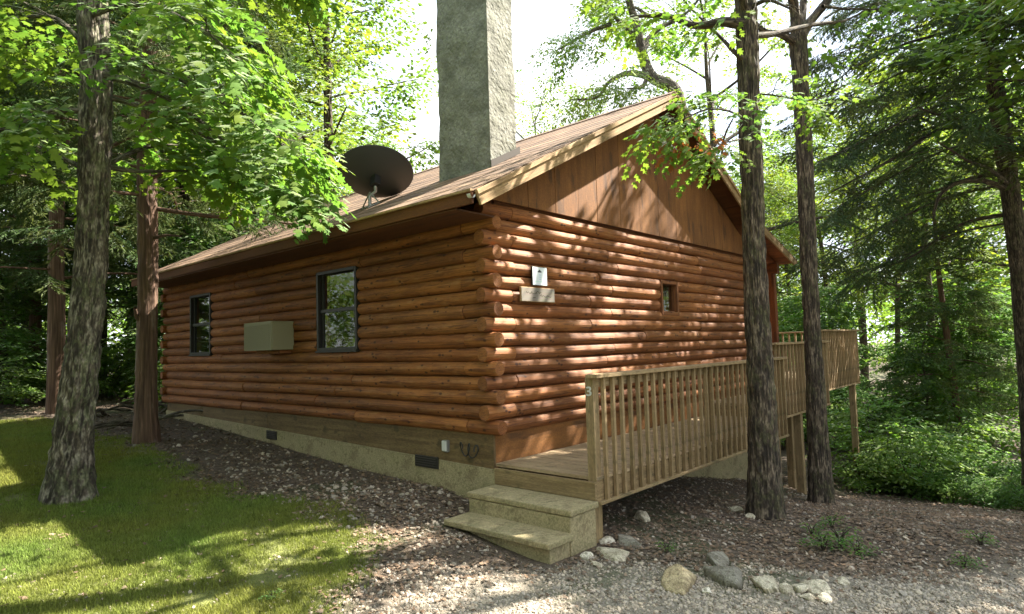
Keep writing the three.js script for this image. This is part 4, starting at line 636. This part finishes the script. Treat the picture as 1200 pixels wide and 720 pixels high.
// ---------------------------------------------------------------- the woods
const broadO = (h, r, seed, x = {}) => ({ h, r, n: 24, t0: 0.28, t1: 0.99, len: u => h * (0.27 - 0.15 * u), el: u => 0.15 + 0.6 * u, bend: 0.02, subs: 8, per: 3, fuzz: 0.6, size: 1.15, geo: G.broad[seed % 3], mat: L.broad, bark: M.barkDark, ...x });
const protos = {
  a: treeProto('p', 201, broadO(15, 0.19, 0)),
  b: treeProto('p', 202, broadO(13, 0.15, 1, { t0: 0.4, tint: [1.25, 1.1, 0.9] })),
  c: treeProto('p', 203, broadO(12, 0.13, 2, { t0: 0.18, n: 26, tint: [0.85, 0.95, 1.1] })),
  s: treeProto('p', 204, broadO(14, 0.16, 4, { n: 16, t0: 0.3, len: u => 4.6 - 2.2 * u, subs: 7, per: 3, fuzz: 0.45, geo: G.fine[0], thick: 0.016, tint: [1.2, 1.15, 0.9] })),
  j: treeProto('p', 205, { h: 11, r: 0.15, n: 44, t0: 0.22, t1: 0.99, len: u => 2.3 - 1.8 * u, el: u => 0.05 + 0.25 * u, bend: -0.02, subs: 7, per: 3, fuzz: 0.25, size: 1.05, geo: G.juniper[0], mat: L.juniper, bark: M.barkRed, twigs: false, tint: [1.2, 1.25, 1.1] }),
  u: treeProto('p', 206, { h: 5, r: 0.05, n: 22, t0: 0.15, t1: 0.99, len: u => 1.7 - 0.9 * u, el: u => 0.25, bend: 0.0, subs: 7, per: 4, fuzz: 0.3, size: 0.9, geo: G.broad[2], mat: L.shrub, bark: M.barkDark, tint: [1, 1, 1] }),
};
const kinds = { a: ['broadleaf_tree', 'tall broadleaf tree'], b: ['broadleaf_tree', 'yellow-green broadleaf tree'], c: ['broadleaf_tree', 'deep green low-leafed tree'], s: ['sparse_tree', 'thinly leaved tree with open arching limbs'], j: ['woodland_cedar', 'feathery woodland cedar with reddish trunk'], u: ['sapling', 'leafy green sapling'] };
const areas = { l: ['in the woods beyond the lawn', 'trees in the woods beyond the lawn'], m: ['rising behind the cabin roof', 'trees behind the cabin roof'], r: ['in the woods past the deck', 'trees in the woods past the deck'], o: ['on the sunny side of the gravel drive', 'trees along the gravel drive'] };
const wood = (k, px, depth, scale, area) => { const q = at(px, 400, depth); plant(protos[k], q.x, q.z, scale, px * 0.37 + depth, `${kinds[k][1]} ${areas[area][0]}`, 'tree', `${areas[area][1]}: ${kinds[k][1]}`, kinds[k][0]); };
for (const [k, px, d, s] of [['j', 66, 13.5, 1.15], ['j', 42, 16, 1.0], ['b', 8, 15, 1.1], ['a', -60, 13, 1.0], ['j', -30, 19, 1.1], ['b', 120, 19, 1.0], ['a', 225, 18, 1.05], ['j', 150, 22, 1.1], ['b', 290, 17, 1.1], ['a', 384, 17.8, 1.0], ['b', 345, 22, 1.15], ['b', 60, 25, 1.1], ['a', 180, 28, 1.2], ['c', 260, 25, 1.1], ['b', 0, 30, 1.3], ['s', 100, 17.5, 1.0], ['s', 28, 18.5, 1.0], ['a', 300, 33, 1.2], ['c', 370, 29, 1.1], ['b', 215, 36, 1.3], ['c', -90, 24, 1.2], ['u', 20, 18, 0.8], ['u', 215, 17, 1], ['u', 240, 20, 1.1], ['u', -20, 15, 0.8], ['u', 285, 22, 1.2], ['j', 105, 17, 0.9]]) wood(k, px, d, s, 'l');
for (const [k, px, d, s] of [['b', 735, 27, 0.72], ['b', 775, 30, 0.8], ['b', 665, 27, 0.85], ['s', 635, 26, 0.9], ['a', 700, 33, 0.75], ['b', 660, 34, 0.9], ['c', 720, 30, 0.85], ['b', 800, 28, 0.95], ['s', 690, 24, 0.85], ['c', 600, 40, 0.95], ['a', 440, 32, 0.85], ['b', 520, 42, 0.9], ['s', 840, 20, 1.0]]) wood(k, px, d, s, 'm');
for (const [k, px, d, s] of [['b', 890, 30, 0.9], ['b', 940, 27, 0.8], ['b', 985, 23, 0.8], ['b', 1045, 29, 0.95], ['b', 1090, 20, 0.95], ['a', 1130, 32, 1.2], ['b', 1190, 26, 1.0], ['a', 1010, 36, 1.2], ['c', 920, 38, 1.0], ['b', 1160, 38, 1.3], ['c', 1260, 34, 1.2], ['j', 1120, 17, 0.7], ['u', 1075, 17.5, 0.7], ['u', 1150, 18, 0.9],  ['u', 960, 20, 0.9], ['u', 1110, 23, 1.1], ['u', 930, 24, 1.0], ['u', 1215, 21, 1]]) wood(k, px, d, s, 'r');
// beyond the frame on the sun's side: what shades the drive and the gable wall
function shadeTree(x, z, seed, o, label) {                 // trees beyond the frame, each grown with the openings through which the sun comes in
  const y = ground0(x, z), g = treeProto('p', seed, { ...o, skip: (p, R) => blocked(V(p.x + x, p.y + y, p.z + z), R) }); g.name = numbered('broadleaf_tree'); g.position.set(x, y, z); g.userData = { label, category: 'tree', group: 'trees along the gravel drive' }; scene.add(lit(g));
}
for (const [k, x, z, h] of [[0, 8.5, 6.6, 14], [1, 13.5, 8.2, 15], [2, 4.6, 8.2, 13], [3, 14.5, 4.6, 13], [4, 7, 5.3, 13]]) shadeTree(x, z, 230 + k, broadO(h, 0.18, k, { n: 26, ...(k === 4 ? { t0: 0.5, len: u => 3.2 - 1.4 * u } : {}) }), 'tall broadleaf tree on the sunny side of the gravel drive');
for (const [k, x, z, s] of [['b', 17.5, 12, 1.1], ['a', -13, 9, 1.0], ['c', -15, -7, 1.0], ['c', -8.2, -4.5, 0.85], ['c', -8.4, 0.2, 0.85], ['c', -7.3, -6.9, 0.75], ['c', -7.5, -2.1, 0.75], ['c', -10, 5, 0.9], ['b', -12.5, -10, 1.0], ['u', -8.5, -1.5, 1.0], ['u', -8.5, 3, 1.1]]) plant(protos[k], x, z, s, x + z, `${kinds[k][1]} on the open side of the lawn`, 'tree', `trees on the open side of the lawn: ${kinds[k][1]}`, kinds[k][0]);
{ // the far wood, one mass
  const R = rng(77), mats = []; for (let i = 0; i < 6500; i++) { const a = R() * Math.PI * 2, d = 46 + R() * 34, x = 3 + Math.cos(a) * d, z = -3 + Math.sin(a) * d, top = 7 + 4 * fbm(a * 9, d * 0.05, 3, 4); const y = ground0(x, z) + Math.pow(R(), 0.8) * top; mats.push(sprayMatrix(V(x, y, z), V(R() - 0.5, -0.2, R() - 0.5), R, 1.7)); }
  const g = new THREE.Group(); const m = crownMesh('far_wood', G.far[0], L.broad, mats, R, [0.9, 0.95, 0.9], scene, 0.5); m.userData = { kind: 'stuff', label: 'distant green wood closing off the view all round', category: 'wood' };
}
console.log('woods done');
// ---------------------------------------------------------------- shrubs and low plants
function shrubProto(seed, o) {
  const R = rng(seed), g = new THREE.Group(), mats = [], stems = [];
  for (let k = 0; k < o.stems; k++) { const a = R() * 6.28, l = o.h * (0.6 + R() * 0.6), d = V(Math.cos(a) * (0.3 + R() * 0.6), 1, Math.sin(a) * (0.3 + R() * 0.6)).normalize(), e = d.clone().multiplyScalar(l); stems.push([V(0, -0.05, 0), e.clone().multiplyScalar(0.5).add(V(0, 0.05, 0)), e]); for (let j = 0; j < o.per; j++) { const p = e.clone().multiplyScalar(0.3 + 0.75 * R()).add(V((R() - 0.5) * o.fuzz, (R() - 0.5) * o.fuzz * 0.5, (R() - 0.5) * o.fuzz)); if (p.y < 0.08) p.y = 0.08 + R() * 0.1; mats.push(sprayMatrix(p, V(d.x + (R() - 0.5), 0.1 * R(), d.z + (R() - 0.5)), R, o.size)); } }
  part('stems', mergeGeometries(stems.map(s => sweep(s, [0.01, 0.004], 4, { step: 0.3 }))), M.barkDark, g); crownMesh('foliage', o.geo, L.shrub, mats, R, o.tint, g, 0.4); return g;
}
{
  const A = shrubProto(301, { stems: 16, h: 1.1, per: 7, fuzz: 0.5, size: 0.62, geo: G.broad[0], tint: [1.2, 1.1, 0.9] }), B = shrubProto(302, { stems: 12, h: 0.6, per: 6, fuzz: 0.35, size: 0.5, geo: G.broad[1], tint: [1, 1, 1] }), C = shrubProto(303, { stems: 7, h: 0.2, per: 2, fuzz: 0.16, size: 0.26, geo: G.maple[0], tint: [0.9, 0.95, 1] });
  const put = (pr, px, py, s, label, group, name, depth) => { const q = depth ? at(px, py, depth) : onGround(px, py); plant(pr, q.x, q.z, s, px * 0.7, label, 'shrub', group, name); };
  for (const [px, py, s, d] of [[1035, 520, 1.3, 14], [1065, 525, 1.2, 13], [1090, 515, 1.4, 15], [1020, 500, 1.5, 17], [1055, 500, 1.6, 18], [1010, 540, 0.9, 13.5], [1130, 500, 1.2, 21], [1085, 490, 1.5, 21], [985, 500, 1.4, 19], [940, 500, 1.5, 20], [915, 500, 1.4, 18]]) put(A, px, py, s, 'bright green leafy shrub in the hollow past the deck posts', 'shrubs past the deck posts', 'shrub', d);
  for (const [px, py, s, d] of [[15, 470, 1.2, 15], [40, 470, 1.3, 17], [85, 465, 1.2, 18], [118, 465, 1.1, 16], [140, 465, 1.3, 19], [205, 470, 1.2, 15], [230, 470, 1.3, 17], [-10, 470, 1.2, 14], [60, 465, 1.5, 21], [160, 460, 1.4, 21], [190, 465, 1.4, 19], [-30, 460, 1.5, 18]]) put(A, px, py, s, 'leafy green shrub at the wood edge beyond the lawn', 'shrubs at the wood edge beyond the lawn', 'shrub', d);
  for (const [px, py, s] of [[1090, 585, 1], [1120, 580, 1.1], [1150, 578, 1.1], [1180, 584, 1.2], [1195, 572, 1.2], [1060, 578, 0.9], [1030, 570, 0.9], [1135, 590, 0.9], [1168, 596, 0.8], [1105, 570, 1.2], [1210, 600, 1]]) put(B, px, py, s, 'low green ground plant in the leaf litter below the deck', 'low plants in the leaf litter', 'ground_plant');
  for (const [px, py, s] of [[965, 645, 0.7], [985, 640, 0.8], [1005, 652, 0.6], [952, 628, 0.5], [975, 618, 0.6], [1130, 665, 0.5], [320, 702, 0.35], [782, 648, 0.4], [1150, 640, 0.6]]) put(C, px, py, s, 'small green weed sprouting from the ground near the stones', 'small weeds', 'weed');
}
// ---------------------------------------------------------------- stones set along the drive
function stoneGeo(seed, w, h, d) { const g0 = new THREE.IcosahedronGeometry(1, 3), g = mergeVertices(g0.deleteAttribute('uv') && g0.deleteAttribute('normal') && g0), p = g.attributes.position, R = rng(seed), cuts = []; for (let k = 0; k < 12; k++) cuts.push([V(R() - 0.5, (R() - 0.35) * 0.8, R() - 0.5).normalize(), 0.45 + R() * 0.3]);
  for (let i = 0; i < p.count; i++) { const v = V(p.getX(i), p.getY(i), p.getZ(i)); for (const [n, c] of cuts) { const q = v.dot(n); if (q > c) v.addScaledVector(n, (c - q) * 0.97); } v.multiplyScalar(1 + 0.12 * (fbm(v.x * 2.5 + seed, v.y * 2.5 + v.z * 2, 3, seed) - 0.5)); p.setXYZ(i, v.x * w, v.y * h, v.z * d); }
  g.computeVertexNormals(); const uv = new Float32Array(p.count * 2); for (let i = 0; i < p.count; i++) { uv[i * 2] = p.getX(i) + p.getY(i) * 0.4 + seed; uv[i * 2 + 1] = p.getZ(i) + p.getY(i) * 0.6; } g.setAttribute('uv', new THREE.BufferAttribute(uv, 2)); return g; }
{
  const sm_ = c => std({ map: uvScale(stoneColor, 0.3, 0.3), bumpMap: uvScale(chimneyBump, 0.3, 0.3), bumpScale: 0.012, roughness: 0.95, color: new THREE.Color().setRGB(...c) });
  const mats = { pale: sm_([1.45, 1.42, 1.32]), white: sm_([1.6, 1.6, 1.6]), tan: sm_([1.1, 0.98, 0.72]), grey: sm_([0.6, 0.61, 0.6]), lite: sm_([1.3, 1.28, 1.18]) };
  const list = [
    [720, 650, 27, 7, 16, 'lite', 'large flat grey slab lying beside the concrete steps', 0.2], [690, 652, 8, 7.5, 8, 'white', 'small rounded white stone at the foot of the steps', 0], [712, 634, 9, 5, 7, 'white', 'white stone chip behind the flat slab by the deck post', 0.5], [698, 661, 9, 3, 6, 'pale', 'thin pale stone in front of the rounded white stone', 0.3],
    [800, 679, 24, 15, 18, 'tan', 'tan block stone at the end of the stone row', -0.2], [852, 674, 25, 15, 18, 'grey', 'dark grey angular stone beside the tan block stone', 0.3], [842, 656, 20, 9, 12, 'grey', 'low dark stone tucked behind the dark grey angular stone', -0.4], [828, 693, 6, 5, 6, 'white', 'small white chip in the gravel before the tan stone', 0],
    [899, 684, 18, 13, 13, 'lite', 'upright pale stone in the middle of the stone row', 0.1], [922, 690, 8, 8, 8, 'lite', 'small pinkish stone beside the upright pale stone', 0.4], [937, 689, 11, 8, 9, 'lite', 'round pale stone between two larger stones of the row', 0.8], [960, 686, 19, 10, 15, 'pale', 'flat-topped pale stone near the end of the row', 0.5], [948, 700, 9, 5, 7, 'pale', 'small flat pale stone fallen before the row', 0.2], [965, 700, 12, 5, 7, 'pale', 'long flat pale stone fallen before the row', -0.5], [988, 682, 9, 5, 8, 'lite', 'last small grey stone at the end of the row', 0.2],
    [752, 604, 9, 9, 8, 'pale', 'pale stone in the dark under the deck', 0.3], [735, 634, 20, 6, 11, 'grey', 'dark flat stone just under the deck edge', 0.4], [880, 606, 6, 4, 5, 'pale', 'pale stone at the foot of the railing oak', 0.1], [862, 598, 7, 5, 6, 'lite', 'grey stone leaning near the railing oak under the deck', 0.7]];
  list.forEach(([px, py, w, h, d, m, label, turn], k) => { const q = onGround(px, py + h * 0.5), s = depthOf(q) / FOC; const o = single('stone', stoneGeo(400 + k, w * s * 1.4, h * s * 1.15, d * s * 1.4), mats[m], label, 'stone', 'stones beside the steps and drive'); o.position.set(q.x, q.y + h * s * 0.4, q.z); o.rotation.y = turn + 0.75; });
  const b = onGround(1005, 571), blk = single('footing_block', stoneGeo(470, 0.16, 0.1, 0.14), mats.tan, 'rough block under the outer deck support post', 'block'); blk.position.set(10.67, ground(10.67, 0.83) + 0.04, 0.83);
}
{ // sticks and a fallen log at the wood edge
  const R = rng(91); for (let k = 0; k < 16; k++) { const q = at(112 + R() * 90, 468, 10.8 + R() * 3.2); if (houseBox(q.x, q.z, 0.3)) continue; const y = ground(q.x, q.z), a = R() * 3.1, l = 0.5 + R() * 1.0, e = V(Math.cos(a) * l, 0.05 + R() * 0.22, Math.sin(a) * l); single('dead_branch', sweep([V(q.x, y + 0.02, q.z), V(q.x + e.x * 0.5, y + 0.04 + e.y * 0.7, q.z + e.z * 0.5), V(q.x + e.x, y + e.y * 0.6 + 0.02, q.z + e.z)], [0.025 + R() * 0.02, 0.012], 7, { step: 0.1, relief: 0.004, seed: k + 2 }), M.barkGrey, 'bare dead branch lying in the brush between the lawn trees', 'branch', 'dead branches in the brush'); }
  const q0 = at(1085, 545, 15), q1 = at(1240, 545, 15.5); q0.y = ground(q0.x, q0.z) + 0.14; q1.y = ground(q1.x, q1.z) + 0.16; single('fallen_log', sweep([q0, q0.clone().lerp(q1, 0.5).add(V(0, 0.03, 0)), q1], [0.17, 0.15, 0.14], 20, { step: 0.1, relief: 0.02, seed: 5 }), M.barkDark, 'dark fallen log lying across the wood edge', 'log');
}
// ---------------------------------------------------------------- grass, gravel and leaf litter
function scatter(name, geo, mat, n, seed, box, accept, make, label, category) {
  const R = rng(seed), M4 = [], C = []; let tries = 0;
  while (M4.length < n && tries++ < n * 14) {
    const u = R(), v = R(), x = lerp(box[0], box[1], u), z = lerp(box[2], box[3], v); if (houseBox(x, z, 0.02) || (x > -0.8 && x < 0.03 && z > 0 && z < 1.34)) continue;
    const [px, py, d] = toPix(V(x, ground0(x, z), z)); if (d < 0.8 || px < -260 || px > 1460 || py > 900) continue;
    const w = accept(x, z, d); if (R() > w) continue; const m = make(x, z, d, R); M4.push(m[0]); C.push(m[1]);
  }
  const m = new THREE.InstancedMesh(geo, mat, M4.length); m.name = name; m.userData = { kind: 'stuff', label, category }; m.castShadow = m.receiveShadow = true; M4.forEach((q, i) => { m.setMatrixAt(i, q); m.setColorAt(i, C[i]); }); scene.add(m); return m;
}
const gy = (x, z) => ground(x, z) + 0.022 * (fbm(x * 4, z * 4, 3, 9) - 0.5), eu = new THREE.Euler(), qq = new THREE.Quaternion(), col = (r, g, b) => new THREE.Color().setRGB(r, g, b);
{
  const R = rng(55), P = [], I = []; for (let k = 0; k < 11; k++) { const a = R() * 6.28, r = R() * 0.05, h = 0.012 + R() * 0.028, l = (R() - 0.3) * 0.07, x = Math.cos(a) * r, z = Math.sin(a) * r, w = 0.0022 + R() * 0.002, b = P.length / 3, t = R() * 6.28; P.push(x - Math.cos(t) * w, -0.005, z - Math.sin(t) * w, x + Math.cos(t) * w, -0.005, z + Math.sin(t) * w, x + Math.cos(a) * l, h, z + Math.sin(a) * l); I.push(b, b + 1, b + 2); }
  const tuft = geoOf(P, I);
  scatter('grass', tuft, L.grass, 60000, 501, [-8, 0.5, -11, 3], (x, z, d) => zones(x, z).lawn * clamp(3.2 / d, 0.1, 1) * smooth(0.3, 0.55, fbm(x * 1.8, z * 1.8, 3, 71) + 0.12), (x, z, d, R) => { const s = (0.55 + R() * 0.8) * (0.8 + d * 0.06), k = 0.7 + R() * 0.6, y = fbm(x * 1.1, z * 1.1, 3, 72); return [new THREE.Matrix4().compose(V(x, gy(x, z), z), qq.clone().setFromEuler(eu.set((R() - 0.5) * 0.3, R() * 6.28, (R() - 0.5) * 0.3)), V(s, s * (0.55 + 0.5 * R()), s)), col(k * (0.72 + y * 0.55), k, k * 0.9)]; }, 'short mossy grass covering the lawn', 'grass');
  const pebbles = [1, 2].map(k => { const g = new THREE.IcosahedronGeometry(1, 0), p = g.attributes.position; for (let i = 0; i < p.count; i++) { const s = 0.75 + 0.5 * hash(Math.round(p.getX(i) * 9) + k * 7, Math.round(p.getY(i) * 9), Math.round(p.getZ(i) * 9)); p.setXYZ(i, p.getX(i) * s, p.getY(i) * s * 0.7, p.getZ(i) * s); } g.computeVertexNormals(); return g; });
  const peb = (lo, hi) => (x, z, d, R) => { const s = lerp(lo, hi, Math.pow(R(), 2.5)) * (0.9 + d * 0.05), k = 0.5 + R() * 0.75, t = R(); return [new THREE.Matrix4().compose(V(x, gy(x, z) + s * 0.15, z), qq.clone().setFromEuler(eu.set(R() * 0.8, R() * 6.28, R() * 0.8)), V(s * (0.7 + R() * 0.6), s * 0.75, s)), col(lerp(0.34, 0.47, t) * k, lerp(0.3, 0.385, t) * k, lerp(0.255, 0.29, t) * k)]; };
  scatter('gravel', pebbles[0], L.pebble, 70000, 502, [-5, 6, -1.5, 5.6], (x, z, d) => { const w = zones(x, z); return (w.gravel + 0.1 * w.litter + 0.03 * w.lawn) * clamp(9 / (d * d), 0.08, 1) * (0.25 + 0.75 * smooth(0.35, 0.6, fbm(x * 3, z * 3, 3, 73))); }, peb(0.005, 0.017), 'fine tan and grey gravel of the drive', 'gravel');
  scatter('rubble', pebbles[1], L.pebble, 1500, 503, [-3, 9, -8.5, 5], (x, z, d) => { const w = zones(x, z); const byWall = x < 0 ? Math.exp(-Math.pow((x + 0.75) / 0.5, 2)) * smooth(-6, -1.5, z) * smooth(0.9, 0.2, z) : 0; return Math.min(1, byWall + 0.12 * w.gravel + 0.05 * w.litter); }, (x, z, d, R) => { const m = peb(0.012, 0.034)(x, z, d, R); m[1].multiplyScalar(0.95); return m; }, 'scattered pale rock chips along the cabin footing', 'rubble');
  const lp = [], li = []; { const d = V(1, 0.1, 0).normalize(); leafInto(lp, li, V(-0.5, 0.06, 0), d, V(0, 1, 0), 1, 0.62, 0.35, true); } const leaf = geoOf(lp, li);
  scatter('leaf_litter', leaf, L.litter, 80000, 504, [-9, 22, -16, 9], (x, z, d) => { const w = zones(x, z); return (w.litter * 1.0 + w.gravel * 0.1 + w.lawn * 0.05) * clamp(40 / (d * d), 0.12, 1) * (0.3 + 0.7 * fbm(x * 1.5, z * 1.5, 3, 74)); }, (x, z, d, R) => { const s = (0.014 + Math.pow(R(), 2) * 0.042) * (0.9 + d * 0.04), k = 0.55 + R() * 0.7, t = R(); const c = t < 0.6 ? [0.17, 0.11, 0.07] : t < 0.95 ? [0.22, 0.16, 0.115] : [0.32, 0.27, 0.22]; return [new THREE.Matrix4().compose(V(x, gy(x, z) + 0.008 + R() * 0.012, z), qq.clone().setFromEuler(eu.set((R() - 0.5) * 0.7, R() * 6.28, (R() - 0.5) * 0.7)), V(s, s * 1.2, s * 1.1)), col(c[0] * k, c[1] * k, c[2] * k)]; }, 'dry brown fallen leaves covering the ground', 'leaf litter');
}
console.log('cover done');
const renderer = new THREE.WebGLRenderer({ antialias: true });
renderer.toneMapping = THREE.LinearToneMapping; renderer.toneMappingExposure = EXPOSURE;
renderer.shadowMap.enabled = true; renderer.shadowMap.type = THREE.PCFSoftShadowMap;
renderer.setSize(1200, 720);
lit(cabin);
renderer.render(scene, camera);
